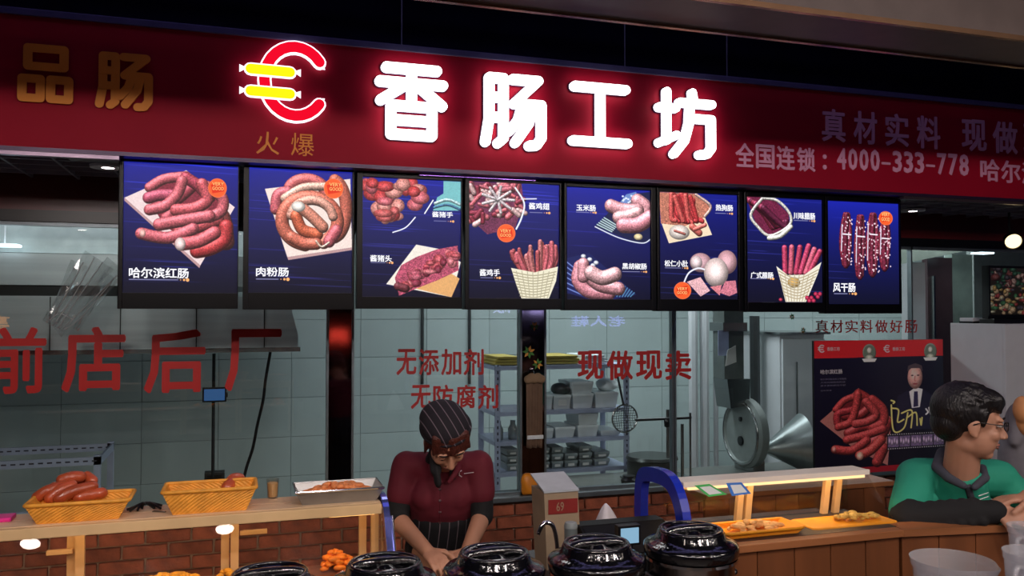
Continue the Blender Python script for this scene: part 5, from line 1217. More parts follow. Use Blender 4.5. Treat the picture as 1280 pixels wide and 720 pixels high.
# ================================================================== poster board
YPo = 4.25
YPo = 4.45
px0, px1 = XY(1017, YPo), XY(1178, YPo); pz0, pz1 = PY(1097, 590, YPo).z, PY(1097, 425, YPo).z
P = Pic(440, 450, 62, 55, 680, 668); P.bg((24, 22, 44), (20, 16, 36), 0)
P.poly([(62, 55), (680, 55), (680, 133), (62, 135)], (176, 34, 40), .02); P.poly([(62, 640), (680, 640), (680, 668), (62, 668)], (130, 22, 34), .02)
P.poly([(85, 420), (265, 275), (420, 420), (400, 640), (250, 560)], (150, 96, 90)); SK = (176, 62, 62)
P.poly([(165, 340), (270, 290), (380, 350), (410, 450), (380, 560), (260, 530), (190, 450)], (96, 30, 34), .2); P.cap([(215, 480), (290, 455), (370, 470)], 22, (150, 48, 50)); P.cap([(200, 400), (270, 400), (320, 360)], 22, (146, 46, 48)); P.cap([(300, 540), (370, 500), (405, 440)], 24, (152, 50, 52))
sa(P, ([(160, 370), (200, 330), (260, 310)], 17, SK), ([(165, 430), (170, 390), (240, 375)], 18, (160, 50, 56)), ([(265, 300), (310, 330), (350, 390)], 22, (150, 50, 50)), ([(170, 450), (225, 430), (250, 370), (262, 305)], 19, SK), ([(330, 330), (380, 380), (380, 440), (330, 460)], 22, SK), ([(250, 440), (310, 430), (345, 400), (300, 340)], 20, (186, 70, 70)), ([(210, 510), (290, 495), (380, 470)], 21, SK), ([(155, 552), (230, 560), (300, 520)], 21, SK), ([(350, 620), (380, 560)], 26, (160, 56, 56)), ([(268, 585), (320, 565), (370, 520)], 23, (190, 70, 66)), hi=30)
P.disc((268, 588), 17, 20, (225, 160, 140)); P.disc((148, 550), 10, 13, (210, 130, 120))
for cx_ in (318, 616):
    P.disc((cx_, 112), 32, 40, (150, 160, 145)); P.disc((cx_, 112), 27, 34, (90, 104, 92), flat=True); P.disc((cx_, 104), 12, 16, (196, 196, 180)); P.disc((cx_, 136), 20, 14, (170, 175, 160)); P.poly([(cx_ - 36, 140), (cx_ + 36, 140), (cx_ + 26, 156), (cx_ - 26, 156)], (196, 200, 186))
# portrait of a man in a dark suit
P.poly([(440, 400), (450, 320), (500, 295), (575, 290), (640, 330), (660, 400), (650, 480), (440, 480)], (30, 28, 48), .1); P.poly([(508, 300), (540, 280), (575, 290), (560, 375), (520, 378)], (210, 205, 215)); P.poly([(532, 300), (550, 300), (552, 370), (528, 374)], (44, 40, 70)); P.disc((538, 232), 37, 56, (226, 168, 158), hi=20); P.poly([(500, 205), (505, 178), (540, 166), (572, 178), (578, 208), (560, 190), (520, 190)], (70, 60, 66)); P.disc((524, 224), 6, 3, (60, 40, 44), flat=True); P.disc((553, 224), 6, 3, (60, 40, 44), flat=True); P.disc((538, 264), 12, 4, (130, 60, 66), flat=True); P.cap([(538, 228), (536, 248), (542, 250)], 3, (170, 112, 106), flat=True)
P.poly([(398, 496), (680, 490), (680, 566), (398, 568)], (26, 24, 34)); 
for i in range(26): P.disc((404 + i * 11, 498), 2.6, 2.2, (220, 220, 220), flat=True); P.disc((404 + i * 11, 564), 2.6, 2.2, (220, 220, 220), flat=True)
for i in range(5):
    x = 402 + i * 56; P.poly([(x, 506), (x + 52, 506), (x + 52, 557), (x, 557)], (100, 84, 116), .3)
    for k in range(4): P.disc((x + 8 + k * 12, 528 + 6 * (k % 2)), 6, 16, (170, 150, 180))
for pth in ([(420, 360), (430, 480), (480, 470), (500, 400)], [(425, 375), (455, 385), (450, 440), (480, 430)], [(470, 400), (520, 390), (515, 470)], [(500, 420), (540, 400), (545, 460)], [(420, 338), (436, 345), (430, 352)], [(560, 430), (565, 460), (570, 425)]): P.cap(pth, 4, (206, 184, 110), flat=True)
for pth in ([(590, 385), (600, 400), (590, 410)], [(605, 380), (618, 415), (645, 400)], [(622, 390), (640, 382)]): P.cap(pth, 4, (220, 214, 200), flat=True)
pb = T('poster_board', 'dark double poster board with sausages and a man in suit', 'poster', ((px0 + px1) / 2, YPo, pz0))
O('board', B(px0, px1, YPo + .002, YPo + .02, pz0, pz1), m_black, pb); O('print', quad_uv(px0, px1, pz0, pz1, YPo), printmat('poster_print', (setattr(P, 'a', P.a * 1.35), P.image('poster_print'))[1], 0, .35), pb)
cP = crop(1000, 410, 3.789); tb = NB(); tg = NB()
for s, x0, x1, y0, y1, bm_ in (('香肠工坊', 128, 188, 90, 108, tb), ('香肠工坊', 438, 497, 90, 108, tb), ('哈尔滨红肠', 97, 200, 196, 218, tb), ('哈尔滨红肠采用上等猪肉', 97, 218, 238, 246, tg), ('大块纯瘦精制而成', 97, 214, 253, 261, tg), ('果木熏制肥而不腻', 97, 216, 268, 276, tg), ('百年传承', 97, 150, 293, 300, tg)):
    (pl, pt_), (pr, pb_) = cP(x0, y0), cP(x1, y1); px_text(s, pl, pr, pt_, pb_, YPo - .0005, th=.0006, bm=bm_, bold=.008 if bm_ is tb else 0)
O('lettering', tb, mat('poster_white', (225, 220, 225), .5), pb, kind='stuff'); O('small_lettering', tg, mat('poster_grey', (120, 116, 140), .5), pb, kind='stuff')
for cx_, cy_ in ((104, 98), (414, 98)):
    c = PY(*cP(cx_, cy_), YPo - .001); q = .022
    b = ribbon([(c.x + q * math.cos(R(a)), c.z + q * math.sin(R(a))) for a in range(50, 311, 26)], .0035, YPo - .0008, .0006); 
    for dz in (-.006, .007): 
        b2 = ribbon([(c.x - .03, c.z + dz), (c.x + .008, c.z + dz)], .003, YPo - .0018, .0006); me_ = bpy.data.meshes.new('t'); b2.to_mesh(me_); b2.free(); b.from_mesh(me_)
    O('logo_mark', b, MATS['poster_white'], pb)
O('prop_leg', tube(NB(), [((px0 + px1) / 2, YPo + .02, pz0 + .3), ((px0 + px1) / 2, YPo + .30, 0)], .012), m_steel, pb)
for x in (px0 + .05, px1 - .08): O('board_leg', B(x, x + .03, YPo + .0205, YPo + .04, 0, pz0 + .3), m_steel, pb)
# ================================================================== white cabinet, picture, bits
Yc = 3.9; x0, x1 = XY(1256, Yc), XY(1345, Yc); zt = PY(1250, 405, Yc).z; xm = XY(1300, Yc)
t = T('white_cabinet', 'tall white cabinet behind the man in green', 'cabinet', ((x0 + x1) / 2, Yc + .25, 0))
O('cabinet_body', B(x0, x1, Yc + .02, Yc + .41, 0, zt, bev=.004), m_white, t)
O('door', B(x0, xm - .003, Yc, Yc + .019, .08, zt - .002, bev=.003), m_white, t); O('door', B(xm + .003, x1, Yc, Yc + .019, .08, zt - .002, bev=.003), m_white, t)
Ytv = Yc + .12; a, b_ = XY(1236, Ytv), XY(1330, Ytv); z0, z1 = zt, PY(1240, 332, Ytv).z
P = Pic(240, 170, 0, 0, 240, 170); P.bg((50, 40, 40), (60, 50, 40), 0)
q = random.Random(3)
for i in range(260):
    x, y = q.random() * 240, q.random() * 170; cl = [(170, 60, 60), (190, 150, 90), (60, 110, 70), (200, 190, 160), (70, 60, 70), (210, 170, 130)][int(q.random() * 6)]
    if y < 70: cl = [(40, 80, 60), (60, 50, 60), (120, 60, 60), (180, 140, 130)][i % 4]
    P.disc((x, y), 5 + 9 * q.random(), 4 + 8 * q.random(), cl, spk=.4)
tv = T('framed_picture', 'dark framed colourful picture standing on the white cabinet', 'picture', ((a + b_) / 2, Ytv, zt))
O('frame', B(a, b_, Ytv + .004, Ytv + .05, z0 + .03, z1, bev=.004), m_black, tv); O('frame_edge', B(a, b_, Ytv - .004, Ytv + .004, z1 - .014, z1), m_black, tv); O('frame_edge', B(a, a + .012, Ytv - .004, Ytv + .004, z0 + .05, z1 - .014), m_black, tv)
O('print', quad_uv(a + .012, b_ - .012, z0 + .055, z1 - .014, Ytv), printmat('stall_print', P.image('stall_print'), .22, .3), tv); O('foot', B(a + .01, b_ - .01, Ytv - .03, Ytv + .08, zt, zt + .03, bev=.004), m_black, tv)
c = T('white_router', 'flat white box with black edge on the white cabinet', 'box', (XY(1220, Ytv + .1), Ytv + .1, zt)); Ytv += .13; O('router_body', B(x0 + .015, XY(1238, Ytv), Ytv, Ytv + .1, zt + .012, zt + .035, bev=.004), m_white, c); O('router_base', B(x0 + .012, XY(1238, Ytv), Ytv - .005, Ytv + .1, zt, zt + .0115), m_black, c)

# ================================================================== people
m_skin = mat('skin_warm', (196, 142, 112), 0.5, var=.06, scale=10); m_skin2 = mat('skin_man', (184, 134, 108), 0.5, var=.06, scale=10)
m_hair = mat('hair_black', (18, 15, 16), 0.42, var=.3, scale=60, bump=.5, bscale=150, stretch=(1, 1, .3)); m_hairr = mat('hair_auburn', (78, 34, 24), 0.45, var=.3, scale=60, bump=.5, bscale=150)
m_maroon = mat('shirt_maroon', (96, 15, 32), 0.8, var=.1, scale=8, bump=.25, bscale=14); m_blk = mat('cloth_black', (17, 17, 19), 0.85, var=.2, bump=.3, bscale=20)
m_green = mat('jacket_green', (34, 146, 118), 0.75, var=.1, scale=7, bump=.3, bscale=12); m_collar = mat('collar_grey', (62, 64, 74), 0.85, var=.1); m_trouser = mat('trouser_dark', (34, 36, 44), 0.85)
def stripemat(name, base, line, scale, rot=0.0, thr=.94):
    m = bpy.data.materials.new(name); MATS[name] = m; m.use_nodes = True; nt = m.node_tree; N = nt.nodes; L = nt.links; b = N['Principled BSDF']
    tc = N.new('ShaderNodeTexCoord'); mp = N.new('ShaderNodeMapping'); mp.inputs['Rotation'].default_value = (0, rot, 0); L.new(tc.outputs['Object'], mp.inputs[0])
    wv = N.new('ShaderNodeTexWave'); wv.inputs['Scale'].default_value = scale; L.new(mp.outputs[0], wv.inputs[0])
    r = N.new('ShaderNodeMapRange'); r.inputs['From Min'].default_value = thr; r.inputs['From Max'].default_value = thr + .03; L.new(wv.outputs['Fac'], r.inputs[0])
    mx = N.new('ShaderNodeMix'); mx.data_type = 'RGBA'; mx.inputs['A'].default_value = s2l(base); mx.inputs['B'].default_value = s2l(line); L.new(r.outputs[0], mx.inputs['Factor']); L.new(mx.outputs['Result'], b.inputs['Base Color'])
    b.inputs['Roughness'].default_value = .85; return m
m_cap = stripemat('cap_stripe', (24, 18, 26), (105, 92, 100), 11, .5, .955); m_apron = stripemat('apron_pinstripe', (20, 18, 22), (105, 95, 100), 9, 0, .965)
def headframe(c, f, tilt_up=0, roll=0):
    f = Vector(f).normalized(); u = Vector((0, 0, 1)); r_ = f.cross(u).normalized(); u = r_.cross(f).normalized()
    M_ = Matrix((r_, f, u)).transposed()          # local x = person's right, y = forward, z = up
    if roll: M_ = Matrix.Rotation(roll, 3, f) @ M_
    return M_
def head_blobs(bm, c, M, s, female=False):
    def L(x, y, z): return Vector(c) + M @ (Vector((x, y, z)) * s)
    ellip(bm, L(0, -.012, .03), .073 * s, .092 * s, .088 * s, M); ellip(bm, L(0, .022, -.035), .057 * s, .062 * s, .072 * s, M)
    ellip(bm, L(0, .052, -.088), .024 * s, .022 * s, .019 * s, M); ellip(bm, L(0, -.002, -.06), .05 * s, .055 * s, .04 * s, M)
    for k in (-1, 1):
        ellip(bm, L(k * .034, .058, -.022), .022 * s, .022 * s, .022 * s, M)          # cheek
        ellip(bm, L(k * .030, .074, .026), .024 * s, .012 * s, .009 * s, M)            # brow
        ellip(bm, L(k * .0095, .094, -.030), .0085 * s, .009 * s, .007 * s, M)         # nostril wing
        e = L(k * .074, -.006, -.002); ellip(bm, e, .008 * s, .019 * s, .031 * s, M); ellip(bm, L(k * .074, .0, -.026), .007 * s, .010 * s, .012 * s, M)
    capsule(bm, L(0, .080, .014), L(0, .100, -.026), .007 * s, .0115 * s)
    return L
def hand(bm, w, d, up, s=1.0, curl=.5, side=1):
    """palm and five fingers; w wrist, d pointing direction, up = back of the hand, side = thumb side"""
    d = Vector(d).normalized(); up = (Vector(up) - d * Vector(up).dot(d)).normalized(); sd = d.cross(up) * side
    w = Vector(w); capsule(bm, w - d * .01, w + d * .05 * s, .024 * s, .030 * s, sq=.5, up=up); capsule(bm, w + d * .03 * s + sd * .012, w + d * .06 * s + sd * .018 * s, .02 * s, .018 * s, sq=.6, up=up); capsule(bm, w + d * .03 * s - sd * .012, w + d * .06 * s - sd * .018 * s, .02 * s, .018 * s, sq=.6, up=up)
    for k, (o, l) in enumerate(((.030, .066), (.010, .074), (-.010, .069), (-.029, .054))):
        p = w + d * .072 * s + sd * o * s; a = 0; seg = [.42 * l * s, .33 * l * s, .27 * l * s]; r_ = .0088 * s
        for j, q in enumerate(seg):
            a += curl * (.6 if j == 0 else 1); dq = (d * math.cos(a) - up * math.sin(a)) + sd * o * 1.2; dq.normalize(); p2 = p + dq * q; capsule(bm, p, p2, r_, r_ * .92, 10); p = p2; r_ *= .92
    p = w + d * .018 * s + sd * .026 * s
    for j, q in enumerate((.034 * s, .03 * s, .024 * s)):
        dq = (d * (.65 + .15 * j) + sd * (.75 - .3 * j) - up * (.15 + .2 * j)).normalized(); p2 = p + dq * q; capsule(bm, p, p2, .0115 * s, .0095 * s, 10); p = p2
def face_parts(par, L, M, s, skin, closed=False, f_=None):
    for k in (-1, 1):
        b = NB(); ellip(b, L(k * .0315, .0735, .010), .0125 * s, .0095 * s, .0085 * s, M); e = O('eyeball', b, mat('eye_white', (205, 200, 196), .3), par, smooth=True)
        b = NB(); ellip(b, L(k * .0315, .0820, .008), .0055 * s, .0022 * s, .0055 * s, M); O('iris', b, m_black, e, smooth=True)
        b = NB(); ellip(b, L(k * .0315, .0738, .0145 if not closed else .0115), .0138 * s, .0108 * s, .0055 * s if not closed else .008 * s, M); O('eyelid', b, skin, par, smooth=True)
        b = NB(); tube(b, [L(k * .016, .086, .030), L(k * .031, .0865, .034), L(k * .046, .078, .029)], [.0022 * s, .003 * s, .0016 * s], 6); O('eyebrow', b, m_hair, par, smooth=True)
    b = NB(); tube(b, [L(-.022, .074, -.057), L(-.010, .083, -.054), L(0, .0845, -.0555), L(.010, .083, -.054), L(.022, .074, -.057)], [.0016 * s, .0042 * s, .0044 * s, .0042 * s, .0016 * s], 8)
    tube(b, [L(-.018, .075, -.061), L(0, .083, -.065), L(.018, .075, -.061)], [.002 * s, .0052 * s, .002 * s], 8)
    O('lips', b, mat('lips', (158, 100, 86), .5), par, smooth=True)

# ---------------------------------------------------------------- woman
hip = PD(553, 716, 3.33); chest = PD(553, 622, 3.22); nb = PD(556, 572, 3.17); hc = PD(557, 551, 3.05)
shl, shr = PD(508, 582, 3.2), PD(598, 581, 3.2); ell, elr = PD(496, 648, 3.16), PD(603, 644, 3.18)
wrl, wrr = PD(534, 689, 2.93), PD(584, 690, 2.98)
camr = Vector((math.cos(YAW), math.sin(YAW), 0)); 
def toward(p): v = Vector((CAM.x - p.x, CAM.y - p.y, 0)); return v.normalized()
tw = toward(chest); rt = Vector((-tw.y, tw.x, 0))       # rt = image right
wm = T('person', 'woman in maroon shirt and striped dark cap bending over the pots', 'person', (hip.x, hip.y, 0))
Mh = headframe(hc, tw * .66 + Vector((0, 0, -.76)) + rt * .24, roll=R(9))
body = NB(); Lh = head_blobs(body, hc, Mh, .98, True)
capsule(body, nb - Vector((0, 0, .02)), hc - Vector((0, 0, .045)) - tw * .01, .052, .046)
capsule(body, shl, shr, .052, .052, sq=.9); capsule(body, chest + Vector((0, 0, .05)), nb, .11, .06, sq=.7, up=tw); capsule(body, hip, chest, .135, .120, sq=.72, up=tw); 
for s_, e_, w_ in ((shl, ell, wrl), (shr, elr, wrr)): capsule(body, s_, e_, .045, .037); capsule(body, e_, w_, .037, .025)
for s_ in (-1, 1):
    h0 = hip + rt * .075 * s_ - Vector((0, 0, .05)); kn = Vector((h0.x, h0.y, .46)); fo = Vector((h0.x, h0.y, .07)); capsule(body, h0, kn, .08, .055); capsule(body, kn, fo, .05, .035); capsule(body, fo - Vector((0, 0, .03)), fo + tw * .13 - Vector((0, 0, .035)), .035, .03)
hd_l = PD(552, 704, 2.84) - wrl; hand(body, wrl, hd_l + Vector((0, 0, .0)), Vector((0, 0, 1)) + tw * .5, .92, .45, -1)
hd_r = PD(566, 708, 2.88) - wrr; hand(body, wrr, hd_r, Vector((0, 0, 1)) + tw * .5, .92, .45, 1)
bo = O('body', remesh(body, .0050, 5), m_skin, wm, smooth=True)
face_parts(wm, Lh, Mh, .98, m_skin, True)
# hair
b = NB(); ellip(b, Lh(0, -.022, .038), .082, .095, .085, Mh)
for k in range(9):
    x = -.056 + .014 * k; capsule(b, Lh(x, .052 - abs(x) * .3, .085), Lh(x * 1.18 - .004, .083 - abs(x) * .35, .036 - (k % 3) * .006), .014, .007, 8)
for s_ in (-1, 1): capsule(b, Lh(s_ * .074, .012, .05), Lh(s_ * .080, .018, -.028), .014, .006, 8)
O('hair', remesh(b, .005, 2), m_hairr, wm, smooth=True)
b = NB(); ellip(b, Lh(.004, -.030, .066), .090, .096, .068, Mh); ellip(b, Lh(.008, -.055, .070), .084, .072, .062, Mh); cp = O('cap', remesh(b, .006, 4), m_cap, wm, smooth=True)
b = NB(); tube(b, [Lh(.088 * math.cos(q), -.026 + .091 * math.sin(q), .055 + .014 * math.sin(q) - .01 * math.cos(q)) for q in [2 * math.pi * i / 40 for i in range(40)]], .008, 8, closed=True); O('cap_band', b, m_cap, cp, smooth=True)
# shirt
b = NB(); capsule(b, shl + rt * .004, shr - rt * .004, .057, .057, sq=.92); capsule(b, chest + Vector((0, 0, .03)), nb - Vector((0, 0, .035)), .132, .085, sq=.75, up=tw); capsule(b, PD(553, 648, 3.27), chest, .128, .140, sq=.76, up=tw)
for k in (-1, 1): ellip(b, chest + rt * .055 * k + tw * .062 + Vector((0, 0, .02)), .06, .045, .06)
for s_, e_ in ((shl, ell), (shr, elr)): capsule(b, s_, s_.lerp(e_, .54), .057, .057)
sh = O('shirt', remesh(b, .007, 6), m_maroon, wm, smooth=True)
b = NB()
for k in (-1, 1):
    a0 = nb + rt * .055 * k + Vector((0, 0, .0)) + tw * .0; a1 = nb + rt * .045 * k + tw * .07 - Vector((0, 0, .035)); a2 = nb + rt * .012 * k + tw * .105 - Vector((0, 0, .075))
    tube(b, [a0, a1, a2], [.014, .013, .007], 8)
O('shirt_collar', b, m_maroon, sh, smooth=True)
for k in range(4):
    c = PD(549 - k * .3, 610 + k * 14, 3.02 + .012 * k); d_ = -ray(549, 620).normalized()
    b = NB(); lathe(b, [(0, 0), (.006, 0), (.006, .003), (0, .004)], c, 10, axis=d_)
def surf(px, py, obj_bm_tree): 
    h = obj_bm_tree.ray_cast(CAM, ray(px, py).normalized()); return h[0]
from mathutils.bvhtree import BVHTree
def tree_of(o):
    me = o.data; M_ = MW[o.name]; return BVHTree.FromPolygons([M_ @ v.co for v in me.vertices], [tuple(p.vertices) for p in me.polygons])
tr = tree_of(sh); vd = lambda px, py: ray(px, py).normalized()
for k, py in enumerate((612, 626, 640, 653)):
    h = surf(550, py, tr)
    if h is not None: O('button', lathe(NB(), [(0, -.001), (.0055, -.001), (.0055, .002), (0, .003)], h, 10, axis=-vd(550, py)), mat('button_dark', (60, 14, 24), .4), sh)
pl = [surf(550 + (.4 if i % 2 else 0), y, tr) for i, y in enumerate(range(602, 661, 5))]; pl = [p - vd(550, 630) * .0005 for p in pl if p is not None]
if len(pl) > 2: O('placket', tube(NB(), pl, .0022, 6), mat('placket', (92, 14, 30), .8), sh)
lg2 = [surf(x, y, tr) for x, y in ((577, 588), (574, 590), (574, 594), (577, 596))]; lg3 = [surf(580 + i * 4, 592 - i * .5, tr) for i in range(4)]
for nm_, ps, r_, mm in (('shirt_logo_ring', lg2, .0022, mat('logo_white', (205, 190, 195), .6)), ('shirt_logo_line', lg3, .0016, MATS.get('logo_white'))):
    ps = [p - vd(577, 590) * .002 for p in ps if p is not None]
    if len(ps) > 1: O(nm_, tube(NB(), ps, r_, 6), MATS['logo_white'], sh)
h = surf(566, 590, tr)
if h is not None: O('name_badge', B(h.x - .014, h.x + .008, h.y - .012, h.y - .004, h.z - .026, h.z + .020, bev=.002), m_blk, sh)
# black inner sleeves
for s_, e_, w_ in ((shl, ell, wrl), (shr, elr, wrr)):
    b = NB(); capsule(b, s_.lerp(e_, .48), e_, .048, .043); capsule(b, e_, e_.lerp(w_, .10), .043, .040); O('black_sleeve', remesh(b, .006, 3), m_blk, wm, smooth=True)
# neck scarf hanging on the image left
b = NB(); capsule(b, PD(541, 562, 3.09), PD(545, 588, 3.02), .016, .022, sq=.6); capsule(b, PD(545, 588, 3.02), PD(547, 601, 3.01), .022, .026, sq=.5); capsule(b, PD(541, 566, 3.09), PD(538, 574, 3.12), .016, .02)
O('dark_scarf', remesh(b, .005, 3), m_blk, wm, smooth=True)
b = NB(); capsule(b, hip + Vector((0, 0, .10)), PD(553, 652, 3.25), .152, .130, sq=.76, up=tw); capsule(b, Vector((hip.x, hip.y, .45)), hip, .17, .155, sq=.72, up=tw)
O('apron', remesh(b, .008, 5), m_apron, wm, smooth=True)
for s_ in (-1, 1):
    h0 = hip + rt * .075 * s_; b = NB(); capsule(b, Vector((h0.x, h0.y, .45)), Vector((h0.x, h0.y, .12)), .075, .055); O('trouser_leg', b, m_trouser, wm, smooth=True)
    b = NB(); capsule(b, Vector((h0.x, h0.y, .045)) - tw * .03, Vector((h0.x, h0.y, .04)) + tw * .13, .045, .038); O('shoe', b, m_black, wm, smooth=True)

# ---------------------------------------------------------------- man
hm = PD(1213, 530, 3.04); twm = toward(hm); rm_ = Vector((-twm.y, twm.x, 0)); UP = Vector((0, 0, 1))
mn = T('person', 'man in green jacket with glasses leaning on the plank counter', 'person', (hm.x + .02, hm.y + .06, 0))
s = 1.13; Mm = headframe(hm, rm_ * .97 - twm * .22 + UP * -.10)
body = NB(); Lm = head_blobs(body, hm, Mm, s)
nbm = PD(1199, 597, 3.12); shL, shR = PD(1147, 597, 3.18), PD(1246, 598, 3.22)
capsule(body, nbm - UP * .03, hm - UP * .05 - rm_ * .02, .064, .058); capsule(body, shL, shR, .062, .062)
chm = PD(1192, 668, 3.24); hpm = Vector((chm.x, chm.y + .03, .88)); capsule(body, chm, nbm - UP * .03, .135, .08, sq=.72, up=twm); capsule(body, hpm, chm, .14, .135, sq=.74, up=twm)
elL = PD(1131, 648, 3.02); wrL = PD(1243, 640, 2.93); elR = PD(1292, 640, 3.18); wrR = PD(1286, 622, 2.95)
capsule(body, shL, elL, .055, .045); capsule(body, elL, wrL, .044, .031); capsule(body, shR, elR, .055, .045); capsule(body, elR, wrR, .044, .031)
hand(body, wrL + rm_ * .01, rm_ * 1.0 + twm * .1 - UP * .12, UP * .8 + twm * .6, 1.08, .38, 1)
hand(body, wrR, twm * .4 - rm_ * .9 - UP * .1, UP, 1.05, .4, -1)
for k in (-1, 1):
    h0 = hpm + rm_ * .09 * k - UP * .04; kn = Vector((h0.x, h0.y, .48)); fo = Vector((h0.x, h0.y, .08)); capsule(body, h0, kn, .09, .06); capsule(body, kn, fo, .055, .04); capsule(body, fo - UP * .03, fo + twm * .12 - UP * .035, .04, .035)
O('body', remesh(body, .0052, 5), m_skin2, mn, smooth=True)
face_parts(mn, Lm, Mm, s, m_skin2)
b = NB(); ellip(b, Lm(0, -.030, .046), .088 * s, .094 * s, .090 * s, Mm); ellip(b, Lm(0, .02, .078), .076 * s, .072 * s, .046 * s, Mm); ellip(b, Lm(0, -.062, -.002), .072 * s, .056 * s, .062 * s, Mm)
q = random.Random(4)
for k in range(60):
    a = q.uniform(0, 6.283); e = q.uniform(.25, 1.35); d_ = Vector((math.cos(a) * math.cos(e), math.sin(a) * math.cos(e), math.sin(e))); p = Vector((0, -.024, .044)) + Vector((d_.x * .082, d_.y * .092, d_.z * .086)); t2 = Vector((q.uniform(-.5, .5), .6 + q.uniform(-.3, .4), -.2 + q.uniform(-.2, .3))).normalized() * .026
    capsule(b, Lm(*p), Lm(*(p + t2)), .010 * s, .004 * s, 8)
for k in (-1, 1): capsule(b, Lm(k * .074, .022, .045), Lm(k * .074, .020, .006), .012 * s, .006 * s, 8)
for k in range(8): x = -.05 + .0142 * k; capsule(b, Lm(x, .060, .090), Lm(x * 1.1, .083 - abs(x) * .35, .052 + .006 * (k % 3)), .016 * s, .007 * s, 8)
O('hair', remesh(b, .0045, 4), m_hair, mn, smooth=True)
# glasses
gl = T('eyeglasses', 'thin dark framed glasses worn by the man in green', 'glasses', Lm(0, .09, .012))
for k in (-1, 1):
    b = NB(); tube(b, [Lm(k * .033 + .022 * math.cos(a), .097 - .004 * abs(math.cos(a)), .008 + .015 * math.sin(a)) for a in [2 * math.pi * i / 20 for i in range(20)]], .0016, 6, closed=True); fr_ = O('lens_rim', b, m_black, gl)
    b = NB(); pts = [Lm(k * .033 + .021 * math.cos(a), .0965, .008 + .0145 * math.sin(a)) for a in [2 * math.pi * i / 20 for i in range(20)]]; b.faces.new([b.verts.new(p) for p in pts]); O('lens', b, m_cglass, fr_)
    b = NB(); tube(b, [Lm(k * .056, .094, .013), Lm(k * .078, .06, .014), Lm(k * .0855, .01, .016), Lm(k * .084, -.012, .006)], .0018, 6); O('temple_arm', b, m_black, gl)
O('bridge', tube(NB(), [Lm(-.012, .099, .012), Lm(0, .103, .015), Lm(.012, .099, .012)], .0016, 6), m_black, gl)
# jacket
b = NB(); capsule(b, shL, shR, .078, .078, sq=.95); capsule(b, chm, nbm - UP * .035, .165, .098, sq=.76, up=twm); capsule(b, hpm + UP * .05, chm, .155, .162, sq=.78, up=twm); capsule(b, shL, shL.lerp(elL, .85), .074, .064); capsule(b, shR, elR, .072, .060); capsule(b, elR, elR.lerp(wrR, .55), .058, .05)
for k in range(6):
    p = PD(1128 + 8 * k, 612 + 5 * (k % 3), 3.08); capsule(b, p, p + Vector((0, 0, -.05)) + rm_ * .02, .014, .008, 8)
jk = O('jacket', remesh(b, .007, 4), m_green, mn, smooth=True)
trj = tree_of(jk)
b = NB()
cl = [PD(1178, 566, 3.17), PD(1171, 584, 3.12), PD(1185, 597, 3.04), PD(1204, 607, 3.0)]
for i in range(3): capsule(b, cl[i], cl[i + 1], .022 - .002 * i, .020 - .003 * i, 10)
cr_ = [PD(1228, 585, 3.12), PD(1232, 597, 3.06), PD(1218, 609, 3.0)]
for i in range(2): capsule(b, cr_[i], cr_[i + 1], .016, .013, 10)
capsule(b, cl[0], PD(1205, 570, 3.28), .022, .02, 10)
O('collar', remesh(b, .0055, 3), m_collar, jk, smooth=True)
pk = [surf(1209 + i * 1.2, 606 + 4 * i, trj) for i in range(5)]; pk = [p - vd(1210, 610) * .002 for p in pk if p is not None]
if len(pk) > 1: O('placket', tube(NB(), pk, .012, 8), m_collar, jk, smooth=True)
for yy in (620, 625):
    st = [surf(1223 + i * 4, yy - i * 1.4, trj) for i in range(4)]; st = [p - vd(1225, 620) * .001 for p in st if p is not None]
    if len(st) > 1: O('chest_stripe', tube(NB(), st, .0022, 6), m_label, jk)
b = NB(); capsule(b, PD(1136, 640, 3.03), elL, .056, .056); capsule(b, elL, wrL, .055, .042)
for k in range(7): p = elL.lerp(wrL, .1 + .12 * k); capsule(b, p + UP * .03 - rm_ * .012, p - UP * .02 + rm_ * .012 + twm * .03, .026, .022, 8)
O('black_sleeve', remesh(b, .006, 3), m_blk, mn, smooth=True)
for k in (-1, 1):
    h0 = hpm + rm_ * .09 * k; b = NB(); capsule(b, Vector((h0.x, h0.y, .86)), Vector((h0.x, h0.y, .48)), .10, .075); capsule(b, Vector((h0.x, h0.y, .48)), Vector((h0.x, h0.y, .12)), .075, .06); O('trouser_leg', remesh(b, .01, 2), m_trouser, mn, smooth=True)
    b = NB(); capsule(b, Vector((h0.x, h0.y, .048)) - twm * .03, Vector((h0.x, h0.y, .044)) + twm * .14, .048, .042); O('shoe', b, m_black, mn, smooth=True)

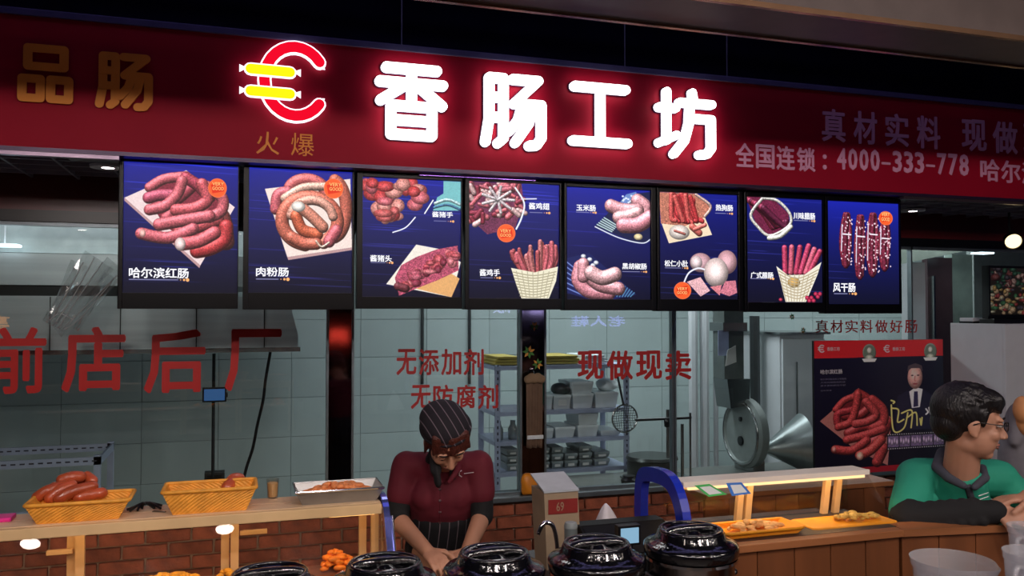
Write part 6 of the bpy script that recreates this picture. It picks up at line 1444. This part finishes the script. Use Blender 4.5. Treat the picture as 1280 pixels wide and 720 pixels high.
# ---------------------------------------------------------------- grey sack at the right edge
gb = T('grey_sack', 'grey cloth sack with tan bread at the right edge behind the man', 'sack', PD(1282, 600, 3.75))
c = PD(1284, 560, 3.75); b = NB(); ellip(b, c + UP * -.08, .13, .11, .27); ellip(b, c + UP * .10, .09, .09, .12); ellip(b, c + rm_ * .02 + UP * -.3, .15, .12, .2)
q = random.Random(9)
for k in range(9): p = c + Vector((q.uniform(-.08, .08), q.uniform(-.06, -.02), q.uniform(-.15, .2))); capsule(b, p, p + Vector((q.uniform(-.04, .04), 0, -.12)), .045, .03, 8)
O('sack_cloth', remesh(b, .009, 3), mat('sack_grey', (124, 120, 126), .85, bump=.4, bscale=18), gb, smooth=True)
b = NB(); ellip(b, PD(1278, 512, 3.64), .035, .04, .06); ellip(b, PD(1284, 526, 3.66), .05, .04, .07); O('bread', remesh(b, .006, 3), mat('bread_tan', (205, 140, 90), .6), gb, smooth=True)
t = T('small_stool', 'plain stool under the grey sack', 'stool', (c.x, c.y, 0)); zq = c.z - .5; O('stool_seat', B(c.x - .16, c.x + .16, c.y - .14, c.y + .14, zq - .03, zq), m_wood, t)
for sx in (-1, 1):
    for sy in (-1, 1): O('leg', B(c.x + sx * .14 - .015, c.x + sx * .14 + .015, c.y + sy * .12 - .015, c.y + sy * .12 + .015, 0, zq - .03), m_wood, t)

# ================================================================== the stalls opposite (seen only as reflections)
wo = S('wall_opposite', B(-6, 9, -7.1, -7, 0, 3.9), mat('opposite_wall', (60, 48, 44), .7, var=.3))
m_op = mat('opposite_board', (40, 36, 44), .5)
for i, (x, z, wd_, h_, s_, col, st) in enumerate(((5.2, 1.72, 1.1, .24, '饭不顺', (190, 190, 255), 7), (6.9, 1.45, 1.2, .22, '老人鞋', (150, 150, 255), 6), (2.6, 2.0, 1.6, .3, '美食广场', (255, 150, 90), 3), (1.68, 1.15, .34, .3, '烤鸭', (255, 80, 60), 4), (-4.4, 1.4, 1.4, .3, '熟食', (255, 170, 90), 4))):
    o = T('opposite_sign', ['lit white sign of a stall across the corridor', 'lit violet sign of a stall across the corridor', 'lit orange sign of a stall across the corridor', 'lit red sign of a stall across the corridor', 'lit amber sign of a stall across the corridor'][i], 'sign', (x, -6.0, z), 'signs of the stalls opposite')
    O('board', B(x - wd_ / 2 - .1, x + wd_ / 2 + .1, -6.08, -6.0, z - .06, z + h_ + .06), m_op, o)
    O('lettering', fit_text(s_, x - wd_ / 2, x + wd_ / 2, z, z + h_, -5.99, bold=.02, th=.004, mirror=True), emat('op%d' % i, col, st), o)
    O('sign_post', B(x - .03, x + .03, -6.12, -6.081, 0, z + h_), m_op, o)
